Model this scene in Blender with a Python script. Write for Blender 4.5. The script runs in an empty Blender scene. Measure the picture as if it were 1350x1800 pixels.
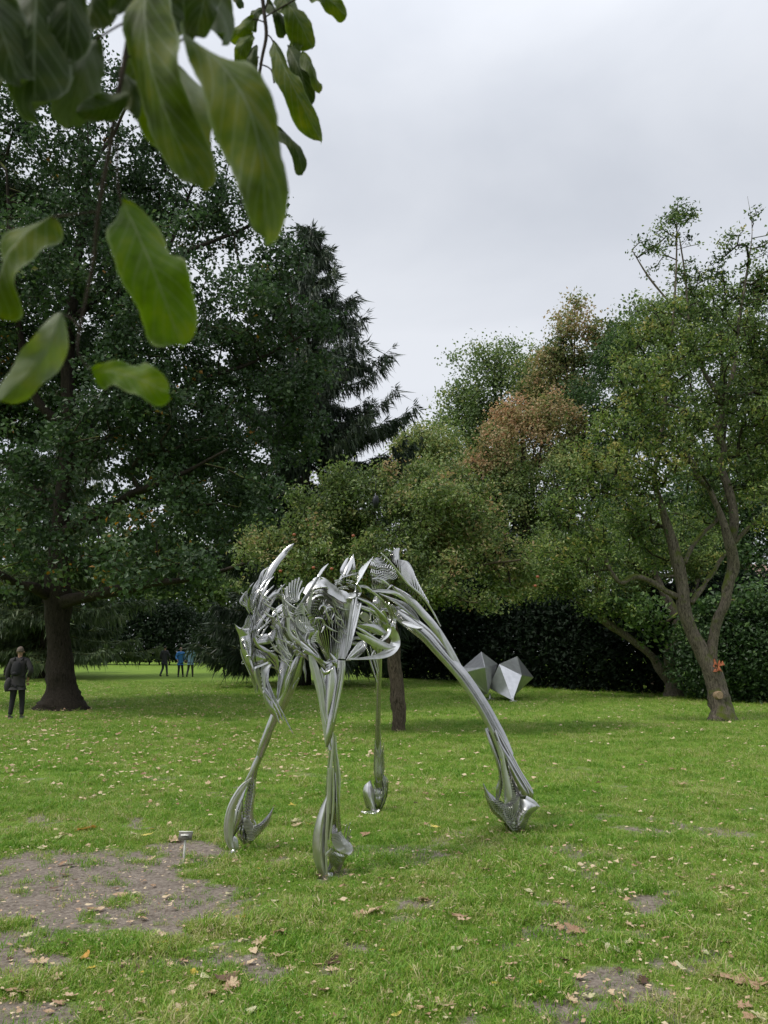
import bpy, bmesh, math, random
import numpy as np
from mathutils import Vector

random.seed(7); rng = np.random.default_rng(11)
SC = bpy.context.scene
COL = SC.collection

# ------------------------------------------------------------------ camera
CAMH = 1.6; PITCH = math.radians(10.05); FPX = 1400.0
cam = bpy.data.cameras.new('camera'); camo = bpy.data.objects.new('camera', cam)
COL.objects.link(camo); SC.camera = camo
camo.location = (0, 0, CAMH); camo.rotation_euler = (math.radians(90) + PITCH, 0, 0)
cam.sensor_fit = 'VERTICAL'; cam.sensor_height = 36; cam.sensor_width = 27
cam.lens = 28.0; cam.clip_start = 0.05; cam.clip_end = 2000
cam.dof.use_dof = True; cam.dof.focus_distance = 7.5; cam.dof.aperture_fstop = 12.5

# ------------------------------------------------------------------ world: overcast sky
SUN_EL, SUN_AZ = 54.0, 248.0      # azimuth measured from +Y, clockwise
w = bpy.data.worlds.new("World"); SC.world = w; w.use_nodes = True
nt = w.node_tree; nt.nodes.clear(); L = nt.links
def N(nt, t, **k):
    n = nt.nodes.new(t)
    for a, b in k.items(): setattr(n, a, b)
    return n
out = N(nt, 'ShaderNodeOutputWorld'); bg = N(nt, 'ShaderNodeBackground'); bg.inputs[1].default_value = 0.1
sky = N(nt, 'ShaderNodeTexSky', sky_type='NISHITA', sun_disc=False)
sky.sun_elevation = math.radians(SUN_EL); sky.sun_rotation = math.radians(SUN_AZ)
tc = N(nt, 'ShaderNodeTexCoord'); sep = N(nt, 'ShaderNodeSeparateXYZ'); L.new(tc.outputs['Generated'], sep.inputs[0])
mp = N(nt, 'ShaderNodeMapping'); mp.inputs['Scale'].default_value = (1, 1, 2.2); mp.inputs['Location'].default_value = (3.1, 0.4, 1.7)
L.new(tc.outputs['Generated'], mp.inputs[0])
ns = N(nt, 'ShaderNodeTexNoise'); ns.inputs['Scale'].default_value = 1.7; ns.inputs['Detail'].default_value = 6; ns.inputs['Roughness'].default_value = 0.48
ns.inputs['Distortion'].default_value = 0.35
L.new(mp.outputs[0], ns.inputs[0])
cr = N(nt, 'ShaderNodeValToRGB'); cr.color_ramp.elements[0].position = 0.34; cr.color_ramp.elements[1].position = 0.66
cr.color_ramp.elements[0].color = (0.362, 0.380, 0.416, 1); cr.color_ramp.elements[1].color = (0.480, 0.494, 0.522, 1)
L.new(ns.outputs[0], cr.inputs[0])
gm = N(nt, 'ShaderNodeMapRange', interpolation_type='SMOOTHSTEP')
for i, v in enumerate((0.5, 1.0, 10.0, 20.0)): gm.inputs[i + 1].default_value = v
L.new(sep.outputs[2], gm.inputs[0])
vm = N(nt, 'ShaderNodeVectorMath', operation='SCALE'); L.new(cr.outputs[0], vm.inputs[0]); L.new(gm.outputs[0], vm.inputs['Scale'])
mx = N(nt, 'ShaderNodeMix', data_type='RGBA'); mx.inputs[0].default_value = 0.93
L.new(sky.outputs[0], mx.inputs[6]); L.new(vm.outputs[0], mx.inputs[7])
L.new(mx.outputs[2], bg.inputs[0]); L.new(bg.outputs[0], out.inputs[0])

# ------------------------------------------------------------------ sun behind thin cloud
sl = bpy.data.lights.new('sun', 'SUN'); sl.energy = 1.5; sl.angle = math.radians(10); sl.color = (1, 0.95, 0.86)
so = bpy.data.objects.new('sun', sl); COL.objects.link(so)
az, el = math.radians(SUN_AZ), math.radians(SUN_EL)
sd = Vector((math.sin(az) * math.cos(el), math.cos(az) * math.cos(el), math.sin(el)))
so.rotation_euler = sd.to_track_quat('Z', 'Y').to_euler(); so.location = (0, 0, 40)

SC.view_settings.view_transform = 'Standard'; SC.view_settings.look = 'None'
SC.view_settings.gamma = 1; SC.view_settings.use_curve_mapping = False
SC.view_settings.exposure = 0.80
SC.render.engine = 'CYCLES'
SC.cycles.use_denoising = True; SC.cycles.max_bounces = 7; SC.cycles.transparent_max_bounces = 8
SC.cycles.diffuse_bounces = 4; SC.cycles.glossy_bounces = 4; SC.cycles.transmission_bounces = 4
SC.cycles.caustics_reflective = False; SC.cycles.caustics_refractive = False

# ------------------------------------------------------------------ survey helpers: sight line (u,v) of the 1350x1800 frame met at depth Y
CP, SP = math.cos(PITCH), math.sin(PITCH)
def ray(u, v):
    cx, cy = (u - 675) / FPX, (900 - v) / FPX
    return cx, CP - cy * SP, SP + cy * CP
def P(u, v, Y):
    a, b, c = ray(u, v); t = Y / b
    return Vector((a * t, Y, CAMH + c * t))
def vnoise(x, y, seed=0):
    x = np.asarray(x, float); y = np.asarray(y, float)
    xi = np.floor(x); yi = np.floor(y); fx = x - xi; fy = y - yi
    fx = fx * fx * (3 - 2 * fx); fy = fy * fy * (3 - 2 * fy)
    def h(a, b):
        s = np.sin(a * 127.1 + b * 311.7 + seed * 74.7) * 43758.5453
        return s - np.floor(s)
    return (h(xi, yi) * (1 - fx) + h(xi + 1, yi) * fx) * (1 - fy) + (h(xi, yi + 1) * (1 - fx) + h(xi + 1, yi + 1) * fx) * fy
def fbm(x, y, o=4, seed=0):
    r = 0; a = 0.5; s = 0
    for i in range(o):
        r = r + a * vnoise(x * 2 ** i, y * 2 ** i, seed + i); s += a; a *= .55
    return r / s
def gz(x, y):
    x = np.asarray(x, float); y = np.asarray(y, float)
    far = np.maximum(y - 25, 0) * 0.0105; far = np.minimum(far, 1.4)
    return far + 0.05 * (fbm(x * .35, y * .35, 3, 5) - .5) + 0.018 * (fbm(x * 3, y * 3, 2, 9) - .5)
def G(u, v):
    a, b, c = ray(u, v); t = 1.6 / max(1e-3, -c)
    for _ in range(30):
        z = float(gz(a * t, b * t)); t2 = (CAMH - z) / max(1e-3, -c); t = .5 * t + .5 * t2
    return Vector((a * t, b * t, float(gz(a * t, b * t))))
def proj(x, y, z):
    d = y * CP + (z - CAMH) * SP; up = -y * SP + (z - CAMH) * CP
    d = np.maximum(d, .01)
    return 675 + FPX * x / d, 900 - FPX * up / d

# ------------------------------------------------------------------ object helpers
def tag(o, label=None, cat=None, group=None, kind=None):
    if label: o['label'] = label
    if cat: o['category'] = cat
    if group: o['group'] = group
    if kind: o['kind'] = kind
    return o
def empty(name, loc=(0, 0, 0)):
    o = bpy.data.objects.new(name, None); COL.objects.link(o); o.location = loc; o.empty_display_size = .2
    return o
def mesh(name, verts, faces, mat=None, parent=None, smooth=True, sharp=None, origin=None, attrs=None):
    """verts Nx3, faces list or (M,k) array; one object"""
    me = bpy.data.meshes.new(name)
    verts = np.asarray(verts, dtype=np.float32).reshape(-1, 3)
    if origin is None:
        if parent is not None: origin = (0, 0, 0) if parent.type == 'EMPTY' and False else None
    if isinstance(faces, np.ndarray):
        m, k = faces.shape
        me.vertices.add(len(verts)); me.vertices.foreach_set('co', verts.ravel())
        me.loops.add(m * k); me.loops.foreach_set('vertex_index', faces.astype(np.int32).ravel())
        me.polygons.add(m); me.polygons.foreach_set('loop_start', np.arange(m, dtype=np.int32) * k)
        me.update(calc_edges=True)
    else:
        me.from_pydata(verts.tolist(), [], faces); me.update()
    if attrs:
        for nm, (dom, arr) in attrs.items():
            at = me.attributes.new(nm, 'FLOAT', dom); at.data.foreach_set('value', np.asarray(arr, dtype=np.float32))
    me.polygons.foreach_set('use_smooth', np.full(len(me.polygons), smooth))
    if sharp: me.set_sharp_from_angle(angle=math.radians(sharp))
    if mat: me.materials.append(mat)
    o = bpy.data.objects.new(name, me); COL.objects.link(o)
    if parent is not None:
        o.parent = parent
        pw = Vector((0, 0, 0)); q = parent
        while q is not None: pw += q.location; q = q.parent
        me.transform(__import__('mathutils').Matrix.Translation(-pw))
    return o
def cat_spline(pts, n):
    """Catmull-Rom through rows of pts -> n rows"""
    p = np.asarray(pts, float); m = len(p)
    if m == 2: t = np.linspace(0, 1, n)[:, None]; return p[0] * (1 - t) + p[1] * t
    p = np.vstack([2 * p[0] - p[1], p, 2 * p[-1] - p[-2]])
    t = np.linspace(0, m - 1 - 1e-6, n); i = t.astype(int); f = (t - i)[:, None]
    a, b, c, d = p[i], p[i + 1], p[i + 2], p[i + 3]
    return .5 * ((2 * b) + (c - a) * f + (2 * a - 5 * b + 4 * c - d) * f ** 2 + (3 * b - a - 3 * c + d) * f ** 3)
def frames(p):
    t = np.gradient(p, axis=0); t /= np.linalg.norm(t, axis=1, keepdims=True) + 1e-9
    ref = np.array([0.0, 1.0, 0.0]) if abs(t[:, 1]).mean() < .8 else np.array([1.0, 0, 0])
    s = np.cross(t, ref); s /= np.linalg.norm(s, axis=1, keepdims=True) + 1e-9
    n = np.cross(s, t)
    return t, s, n
def tube_data(pts, rad, k=8, ridge=0.0, seed=0, cap=True):
    p = np.asarray(pts, float); r = np.asarray(rad, float); n = len(p)
    t, s, nn = frames(p)
    a = np.linspace(0, 2 * math.pi, k, endpoint=False)
    rr = r[:, None] * np.ones(k)[None]
    if ridge:
        rr = rr * (1 + ridge * (fbm(np.cos(a)[None] * 2 + 5 + np.zeros((n, 1)), np.arange(n)[:, None] * .35 + np.sin(a)[None] * 2, 3, seed) - .5) * 2)
    v = p[:, None] + rr[..., None] * (np.cos(a)[None, :, None] * s[:, None] + np.sin(a)[None, :, None] * nn[:, None])
    v = v.reshape(-1, 3)
    i = np.arange(n - 1)[:, None] * k; j = np.arange(k)[None]; j2 = (j + 1) % k
    f = np.stack([i + j, i + j2, i + k + j2, i + k + j], -1).reshape(-1, 4)
    f = f.tolist()
    if cap: f.append(list(range(k))[::-1]); f.append([(n - 1) * k + q for q in range(k)])
    return v, f
def tube(name, pts, rad, mat, parent=None, n=None, k=8, ridge=0, seed=0, **kw):
    pts = np.asarray(pts, float)
    if n:
        q = cat_spline(np.column_stack([pts, np.asarray(rad, float)]), n); pts, rad = q[:, :3], np.maximum(q[:, 3], .0005)
    v, f = tube_data(pts, rad, k, ridge, seed)
    return mesh(name, v, f, mat, parent, **kw)
class MB:
    def __init__(s): s.v = []; s.f = []; s.n = 0
    def add(s, v, f):
        v = np.asarray(v, float).reshape(-1, 3); s.v.append(v)
        s.f += [[q + s.n for q in g] for g in f]; s.n += len(v); return s
    def box(s, c, d, rz=0, rx=0):
        v = np.array([[x, y, z] for x in (-.5, .5) for y in (-.5, .5) for z in (-.5, .5)]) * np.array(d)
        cx, sx = math.cos(rx), math.sin(rx); v = v @ np.array([[1, 0, 0], [0, cx, sx], [0, -sx, cx]])
        cz, sz = math.cos(rz), math.sin(rz); v = v @ np.array([[cz, sz, 0], [-sz, cz, 0], [0, 0, 1]])
        return s.add(v + np.array(c), [[0, 1, 3, 2], [4, 6, 7, 5], [0, 4, 5, 1], [2, 3, 7, 6], [0, 2, 6, 4], [1, 5, 7, 3]])
    def tube(s, pts, rad, k=8, n=None):
        pts = np.asarray(pts, float)
        if n: q = cat_spline(np.column_stack([pts, rad]), n); pts, rad = q[:, :3], q[:, 3]
        v, f = tube_data(pts, rad, k); return s.add(v, f)
    def build(s, name, mat, parent=None, **kw): return mesh(name, np.vstack(s.v), s.f, mat, parent, **kw)

# ------------------------------------------------------------------ materials
def newmat(name):
    m = bpy.data.materials.new(name); m.use_nodes = True; t = m.node_tree; t.nodes.clear()
    o = N(t, 'ShaderNodeOutputMaterial'); return m, t, o
def ramp(t, stops, fac=None):
    r = N(t, 'ShaderNodeValToRGB'); e = r.color_ramp.elements
    while len(e) < len(stops): e.new(.5)
    for q, (p, c) in zip(e, stops): q.position = p; q.color = (*c, 1)
    if fac is not None: t.links.new(fac, r.inputs[0])
    return r
def noise(t, scale, detail=4, rough=.55, vec=None, dist=0):
    n = N(t, 'ShaderNodeTexNoise'); n.inputs['Scale'].default_value = scale; n.inputs['Detail'].default_value = detail
    n.inputs['Roughness'].default_value = rough; n.inputs['Distortion'].default_value = dist
    if vec is not None: t.links.new(vec, n.inputs[0])
    return n
def pos(t, scale=(1, 1, 1), obj=False):
    m = N(t, 'ShaderNodeMapping'); m.inputs['Scale'].default_value = scale
    if obj: c = N(t, 'ShaderNodeTexCoord'); t.links.new(c.outputs['Object'], m.inputs[0])
    else: g = N(t, 'ShaderNodeNewGeometry'); t.links.new(g.outputs['Position'], m.inputs[0])
    return m.outputs[0]
def mixc(t, a, b, fac, mode='MIX'):
    m = N(t, 'ShaderNodeMix', data_type='RGBA', blend_type=mode)
    for s, x in ((0, fac), (6, a), (7, b)):
        if hasattr(x, 'is_linked') or hasattr(x, 'links'): t.links.new(x, m.inputs[s])
        elif isinstance(x, (int, float)): m.inputs[s].default_value = x
        else: m.inputs[s].default_value = (*x, 1)
    return m.outputs[2]
def bump(t, h, strength, dist=.02):
    b = N(t, 'ShaderNodeBump'); b.inputs['Strength'].default_value = strength; b.inputs['Distance'].default_value = dist
    t.links.new(h, b.inputs['Height']); return b.outputs[0]
def flat(name, c, rough=.6, metal=0, nscale=30, amt=.25, bmp=.1, spec=.5):
    m, t, o = newmat(name); b = N(t, 'ShaderNodeBsdfPrincipled')
    n = noise(t, nscale, 5, .6, pos(t, obj=True))
    c2 = tuple(x * (1 - amt) for x in c); c3 = tuple(min(1, x * (1 + amt)) for x in c)
    r = ramp(t, [(.3, c2), (.7, c3)], n.outputs[0])
    t.links.new(r.outputs[0], b.inputs['Base Color']); b.inputs['Roughness'].default_value = rough
    b.inputs['Metallic'].default_value = metal; b.inputs['Specular IOR Level'].default_value = spec
    if bmp: t.links.new(bump(t, n.outputs[0], bmp, .01), b.inputs['Normal'])
    t.links.new(b.outputs[0], o.inputs[0]); return m
def leafmat(name, stops, trans=.35, spec=.35, rough=.5):
    """leaves: colour by the leaf's own 'tint' number"""
    m, t, o = newmat(name); a = N(t, 'ShaderNodeAttribute', attribute_name='tint')
    r = ramp(t, stops, a.outputs['Fac'])
    b = N(t, 'ShaderNodeBsdfPrincipled'); b.inputs['Roughness'].default_value = rough; b.inputs['Specular IOR Level'].default_value = spec
    tr = N(t, 'ShaderNodeBsdfTranslucent'); ms = N(t, 'ShaderNodeMixShader'); ms.inputs[0].default_value = trans
    hs = N(t, 'ShaderNodeHueSaturation'); hs.inputs['Saturation'].default_value = 1.1; hs.inputs['Value'].default_value = 1.35
    t.links.new(r.outputs[0], hs.inputs['Color'])
    t.links.new(r.outputs[0], b.inputs['Base Color']); t.links.new(hs.outputs[0], tr.inputs[0])
    t.links.new(b.outputs[0], ms.inputs[1]); t.links.new(tr.outputs[0], ms.inputs[2]); t.links.new(ms.outputs[0], o.inputs[0])
    return m
def barkmat(name, c1, c2, moss=0.0, scale=1.0, bs=.6):
    m, t, o = newmat(name); b = N(t, 'ShaderNodeBsdfPrincipled')
    v = pos(t, (9 * scale, 9 * scale, 2.2 * scale))
    n = noise(t, 2.2, 8, .72, v, 1.2); n2 = noise(t, 1.1 * scale, 4, .6, pos(t))
    r = ramp(t, [(.36, tuple(q * .6 for q in c1)), (.48, tuple((x + y) / 2.4 for x, y in zip(c1, c2))), (.66, c2)], n.outputs[0])
    c = mixc(t, r.outputs[0], tuple(x * .55 for x in c1), n2.outputs[0], 'MULTIPLY'); c = mixc(t, r.outputs[0], c, .35)
    if moss:
        g = N(t, 'ShaderNodeNewGeometry'); s = N(t, 'ShaderNodeSeparateXYZ'); t.links.new(g.outputs['Normal'], s.inputs[0])
        ad = N(t, 'ShaderNodeMath', operation='MULTIPLY_ADD'); ad.inputs[1].default_value = .28
        t.links.new(s.outputs[2], ad.inputs[0]); n3 = noise(t, 3.5, 5, .6, pos(t)); t.links.new(n3.outputs[0], ad.inputs[2])
        mr = N(t, 'ShaderNodeMapRange'); mr.inputs[1].default_value = .62 - .25 * moss; mr.inputs[2].default_value = .80 - .25 * moss
        t.links.new(ad.outputs[0], mr.inputs[0]); c = mixc(t, c, (.10, .125, .022), mr.outputs[0])
    t.links.new(c, b.inputs['Base Color']); b.inputs['Roughness'].default_value = .9; b.inputs['Specular IOR Level'].default_value = .2
    t.links.new(bump(t, n.outputs[0], bs, .03), b.inputs['Normal']); t.links.new(b.outputs[0], o.inputs[0]); return m
def steelmat(name, base=.6, rough=.22, aniso=.0):
    m, t, o = newmat(name); b = N(t, 'ShaderNodeBsdfPrincipled'); b.inputs['Metallic'].default_value = 1
    n = noise(t, 14, 5, .6, pos(t)); n2 = noise(t, 160, 2, .5, pos(t, (1, 1, .06)))
    r = ramp(t, [(.25, (base * .8, base * .8, base * .78)), (.7, (base, base * .99, base * .97))], n.outputs[0])
    t.links.new(r.outputs[0], b.inputs['Base Color'])
    mr = N(t, 'ShaderNodeMapRange'); mr.inputs[3].default_value = rough * .7; mr.inputs[4].default_value = rough * 1.4
    t.links.new(n.outputs[0], mr.inputs[0]); t.links.new(mr.outputs[0], b.inputs['Roughness'])
    t.links.new(bump(t, n2.outputs[0], .12, .002), b.inputs['Normal']); t.links.new(b.outputs[0], o.inputs[0]); return m
# ================================================================== GROUND
def axis(lo, hi, step, a, b, grow=1.12):
    c = list(np.arange(a, b, step)); s = step; x = b
    while x < hi: c.append(x); s *= grow; x += s
    c.append(hi); s = step; x = a - step; l = []
    while x > lo: l.append(x); s *= grow; x -= s
    l.append(lo); return np.array(l[::-1] + c)
DIRT = [(350,1640,62,24),(300,1688,56,12),(30,1625,95,62),(130,1600,150,42),(330,1600,85,34),(415,1560,46,18),(318,1500,44,26),(150,1545,235,50),(400,1565,60,22),(60,1700,90,25),(430,1600,30,14),(300,1580,120,38),(60,1590,170,48),(345,1497,70,20),(400,1575,45,16),(-40,1640,110,45),(150,1610,90,22),(290,1630,60,20),
        (-30,1690,60,18),(375,1683,55,14),(444,1700,38,22),(225,1690,45,10),(137,1413,22,8),(240,1437,36,9),(74,1442,40,8),(404,1392,18,5),(10,1467,32,10),
        (569,1582,25,11),(594,1632,24,10),(645,1667,44,11),(1022,1491,24,7),(1140,1596,42,18),(1199,1578,26,9),(985,1636,42,11),(878,1664,38,9),
        (1016,1720,22,9),(815,1470,22,7),(657,1525,17,8),(420,1655,22,9),(640,1600,25,7),(560,1700,25,8),(760,1690,22,6),(40,1790,35,9),(430,1520,34,9),
        (585,1545,26,7),(905,1465,26,6),(1330,1436,26,4),(735,1590,40,7)]
GRASS = [(93,1668,52,9),(182,1614,40,7),(238,1654,42,7),(12,1624,24,6),(425,1530,72,16),(380,1630,35,12),(330,1652,24,8)]
def dirt_at(x, y):
    u, v = proj(x, y, gz(x, y)); r = np.zeros_like(u)
    wu = (fbm(x * 3.1, y * 3.1, 5, 21) - .5) * 130 + (fbm(x * 14, y * 14, 3, 22) - .5) * 50; wv = (fbm(x * 3.1, y * 3.1, 5, 31) - .5) * 50 + (fbm(x * 14, y * 14, 3, 32) - .5) * 22
    for a, b, ru, rv in DIRT: r = np.maximum(r, 1.25 - ((u + wu - a) / (ru * 1.12)) ** 2 * .5 - ((v + wv - b) / (rv * 1.12)) ** 2 * .5)
    for a, b, ru, rv in GRASS: r = r - 1.2 * np.clip(1.3 - ((u + wu * .5 - a) / ru) ** 2 * .6 - ((v + wv * .5 - b) / rv) ** 2 * .6, 0, 1)
    m = np.clip((r - .54) * 1.25 + (fbm(x * 9, y * 9, 3, 44) - .5) * .8, 0, 1) * (r > .3)
    near = np.clip(1 - (y - 2) / 12, 0, 1) * .5 + .3
    thin = np.clip((fbm(x * 1.3, y * 1.3, 5, 77) * .6 + fbm(x * 6, y * 6, 3, 78) * .4 - .49) * 6, 0, .9) * near
    return np.maximum(m, thin)
gx = axis(-420, 420, .075, -7.5, 7.5); gy = axis(-60, 900, .075, 2.6, 13.5)
XX, YY = np.meshgrid(gx, gy); ZZ = gz(XX, YY); nx, ny = len(gx), len(gy)
DD = dirt_at(XX, np.maximum(YY, .5)); DD[YY < 2.4] = 0
ZZ = ZZ - .012 * DD
ii = np.arange(ny - 1)[:, None] * nx + np.arange(nx - 1)[None]
gf = np.stack([ii, ii + 1, ii + nx + 1, ii + nx], -1).reshape(-1, 4)
m, t, o = newmat('lawn_and_soil')
b = N(t, 'ShaderNodeBsdfPrincipled'); pv = pos(t)
at = N(t, 'ShaderNodeAttribute', attribute_name='dirt')
nA = noise(t, 1.1, 8, .62, pv); nB = noise(t, 34, 6, .65, pv); nC = noise(t, 7, 6, .6, pv, .4); nF = noise(t, .28, 5, .6, pv)
gr = ramp(t, [(.30, (.055, .105, .016)), (.48, (.125, .205, .026)), (.62, (.18, .25, .04)), (.75, (.27, .26, .10))], nB.outputs[0])
gr2 = ramp(t, [(.3, (.075, .145, .018)), (.55, (.15, .24, .03)), (.75, (.24, .27, .07))], nA.outputs[0])
gcol = mixc(t, gr.outputs[0], gr2.outputs[0], .5)
soil = ramp(t, [(.28, (.09, .07, .056)), (.45, (.20, .17, .145)), (.62, (.28, .245, .21)), (.8, (.40, .35, .29))], nB.outputs[0])
soil2 = ramp(t, [(.3, (.7, .68, .65)), (.7, (1.08, 1.06, 1.04))], nC.outputs[0])
scol = mixc(t, soil.outputs[0], soil2.outputs[0], .8, 'MULTIPLY')
ad = N(t, 'ShaderNodeMath', operation='MULTIPLY_ADD'); ad.inputs[1].default_value = .55; t.links.new(nB.outputs[0], ad.inputs[0]); t.links.new(at.outputs['Fac'], ad.inputs[2])
mr = N(t, 'ShaderNodeMapRange'); mr.inputs[1].default_value = .55; mr.inputs[2].default_value = .78; t.links.new(ad.outputs[0], mr.inputs[0])
t.links.new(mixc(t, gcol, scol, mr.outputs[0]), b.inputs['Base Color']); b.inputs['Roughness'].default_value = .95; b.inputs['Specular IOR Level'].default_value = .15
hh = N(t, 'ShaderNodeMath', operation='ADD'); t.links.new(nB.outputs[0], hh.inputs[0]); t.links.new(nC.outputs[0], hh.inputs[1])
t.links.new(bump(t, hh.outputs[0], .8, .03), b.inputs['Normal']); t.links.new(b.outputs[0], o.inputs[0])
g = mesh('ground', np.stack([XX, YY, ZZ], -1).reshape(-1, 3), gf, m, attrs={'dirt': ('POINT', DD.ravel())})
tag(g, 'green park lawn with worn patches of bare grey earth', kind='structure')

# ------------------------------------------------------------------ grass: tufts of real blades scattered over the lawn
m, t, o = newmat('grass_blade')
oi = N(t, 'ShaderNodeObjectInfo'); a = N(t, 'ShaderNodeAttribute', attribute_name='tint'); pv = pos(t)
n1 = noise(t, .8, 7, .7, pv, .8)
ad = N(t, 'ShaderNodeMath', operation='MULTIPLY_ADD'); ad.inputs[1].default_value = .45; t.links.new(oi.outputs['Random'], ad.inputs[0])
ad2 = N(t, 'ShaderNodeMath', operation='MULTIPLY_ADD'); ad2.inputs[1].default_value = .40; t.links.new(a.outputs['Fac'], ad2.inputs[0]); t.links.new(n1.outputs[0], ad2.inputs[2])
t.links.new(ad2.outputs[0], ad.inputs[2])
gr = ramp(t, [(.25, (.045, .110, .011)), (.55, (.105, .245, .016)), (.80, (.180, .355, .030)), (1.0, (.36, .42, .09)), (1.12, (.55, .49, .27))], ad.outputs[0])
mr = N(t, 'ShaderNodeMapRange'); mr.inputs[1].default_value = .2; mr.inputs[2].default_value = 1.25; t.links.new(ad.outputs[0], mr.inputs[0]); t.links.new(mr.outputs[0], gr.inputs[0])
for e, p_ in zip(gr.color_ramp.elements, (.05, .32, .58, .80, .97)): e.position = p_
b = N(t, 'ShaderNodeBsdfPrincipled'); b.inputs['Roughness'].default_value = .45; b.inputs['Specular IOR Level'].default_value = .4
tr = N(t, 'ShaderNodeBsdfTranslucent'); ms = N(t, 'ShaderNodeMixShader'); ms.inputs[0].default_value = .4
t.links.new(gr.outputs[0], b.inputs['Base Color']); t.links.new(gr.outputs[0], tr.inputs[0])
t.links.new(b.outputs[0], ms.inputs[1]); t.links.new(tr.outputs[0], ms.inputs[2]); t.links.new(ms.outputs[0], o.inputs[0])
M_GRASS = m
def tuft(seed, nb, h, spread, lean, wid):
    r = random.Random(seed); V = []; F = []; T = []
    for i in range(nb):
        a = r.uniform(0, 6.28); d = spread * math.sqrt(r.random()); x, y = d * math.cos(a), d * math.sin(a)
        a2 = r.uniform(0, 6.28); hh = h * r.uniform(.5, 1.25); ln = lean * r.uniform(.3, 1.6) * hh; ww = wid * r.uniform(.7, 1.3)
        dx, dy = math.cos(a2), math.sin(a2); k = len(V)
        V += [(x - dy * ww, y + dx * ww, -.01), (x + dy * ww, y - dx * ww, -.01),
              (x + dx * ln * .4 + dy * ww * .8, y + dy * ln * .4 - dx * ww * .8, hh * .6), (x + dx * ln * .4 - dy * ww * .8, y + dy * ln * .4 + dx * ww * .8, hh * .6),
              (x + dx * ln, y + dy * ln, hh * .92)]
        F += [[k, k + 1, k + 2, k + 3], [k + 3, k + 2, k + 4]]; tt = r.random() ** 1.6; T += [tt, tt]
    me = bpy.data.meshes.new('grass_tuft'); me.from_pydata(V, [], F)
    at = me.attributes.new('tint', 'FLOAT', 'FACE'); at.data.foreach_set('value', T); me.materials.append(M_GRASS)
    return bpy.data.objects.new('grass_tuft', me)
TUFTS = [tuft(1, 16, .024, .055, 1.3, .0019), tuft(2, 13, .034, .045, .9, .0017), tuft(3, 20, .018, .07, 1.9, .0022)]
def scatter_group(objs):
    ng = bpy.data.node_groups.new('scatter', 'GeometryNodeTree')
    ng.interface.new_socket('Geometry', in_out='INPUT', socket_type='NodeSocketGeometry'); ng.interface.new_socket('Geometry', in_out='OUTPUT', socket_type='NodeSocketGeometry')
    gi = ng.nodes.new('NodeGroupInput'); go = ng.nodes.new('NodeGroupOutput'); jn = ng.nodes.new('GeometryNodeJoinGeometry')
    for ob in objs:
        q = ng.nodes.new('GeometryNodeObjectInfo'); q.inputs['Object'].default_value = ob; q.inputs['As Instance'].default_value = True
        ng.links.new(q.outputs['Geometry'], jn.inputs[0])
    ip = ng.nodes.new('GeometryNodeInstanceOnPoints'); ip.inputs['Pick Instance'].default_value = True
    def na(nm, ty):
        q = ng.nodes.new('GeometryNodeInputNamedAttribute'); q.data_type = ty; q.inputs[0].default_value = nm; return q.outputs[0]
    ng.links.new(gi.outputs[0], ip.inputs['Points']); ng.links.new(jn.outputs[0], ip.inputs['Instance'])
    ng.links.new(na('pick', 'INT'), ip.inputs['Instance Index']); ng.links.new(na('scl', 'FLOAT'), ip.inputs['Scale'])
    e2r = ng.nodes.new('FunctionNodeEulerToRotation'); ng.links.new(na('rot', 'FLOAT_VECTOR'), e2r.inputs[0]); ng.links.new(e2r.outputs[0], ip.inputs['Rotation'])
    ng.links.new(ip.outputs[0], go.inputs[0]); return ng
SCG = scatter_group(TUFTS)
def scatter(name, x, y, scl, tilt=.25):
    n = len(x); z = gz(x, y)
    me = bpy.data.meshes.new(name); me.vertices.add(n); me.vertices.foreach_set('co', np.stack([x, y, z], -1).astype(np.float32).ravel())
    me.attributes.new('pick', 'INT', 'POINT').data.foreach_set('value', rng.integers(0, 3, n).astype(np.int32))
    me.attributes.new('scl', 'FLOAT', 'POINT').data.foreach_set('value', np.asarray(scl, np.float32))
    rot = np.stack([rng.normal(0, tilt, n), rng.normal(0, tilt, n), rng.uniform(0, 6.28, n)], -1).astype(np.float32)
    me.attributes.new('rot', 'FLOAT_VECTOR', 'POINT').data.foreach_set('vector', rot.ravel())
    o = bpy.data.objects.new(name, me); COL.objects.link(o); md = o.modifiers.new('scatter', 'NODES'); md.node_group = SCG
    return o
def grass_zone(name, y0, y1, dens, s0, s1, label, half=.53):
    area = (half * (y0 + y1) + 1.6) * (y1 - y0); n = int(area * dens * 1.0)
    y = y0 + (y1 - y0) * rng.random(n); xh = half * y1 + .8; x = rng.uniform(-xh, xh, n)
    k = np.abs(x) < half * y + .8; x, y = x[k], y[k]
    d = dirt_at(x, y); cl = np.clip(.5 + (fbm(x * 4, y * 4, 3, 3) - .5) * 1.9, 0, 1)
    k = rng.random(len(x)) > np.clip(d * 1.55 - .10, 0, .985); k &= rng.random(len(x)) < .55 + .9 * cl
    x, y, d, cl = x[k], y[k], d[k], cl[k]
    s = rng.uniform(s0, s1, len(x)) * (1 - .45 * d) * (.55 + .9 * cl)
    tag(scatter(name, x, y, s), label, 'grass', kind='stuff')
grass_zone('grass', 3.3, 6.2, 2900, .75, 1.25, 'short tufted grass in the foreground around the bare earth')
grass_zone('grass', 6.2, 10, 1500, .85, 1.3, 'lawn grass around the feet of the steel beast')
grass_zone('grass', 10, 19, 420, 1.0, 1.5, 'lawn grass behind the steel beast up to the tree trunks')
grass_zone('grass', 19, 42, 60, 1.3, 2.2, 'lawn grass under and beyond the trees', half=.52)

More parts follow.
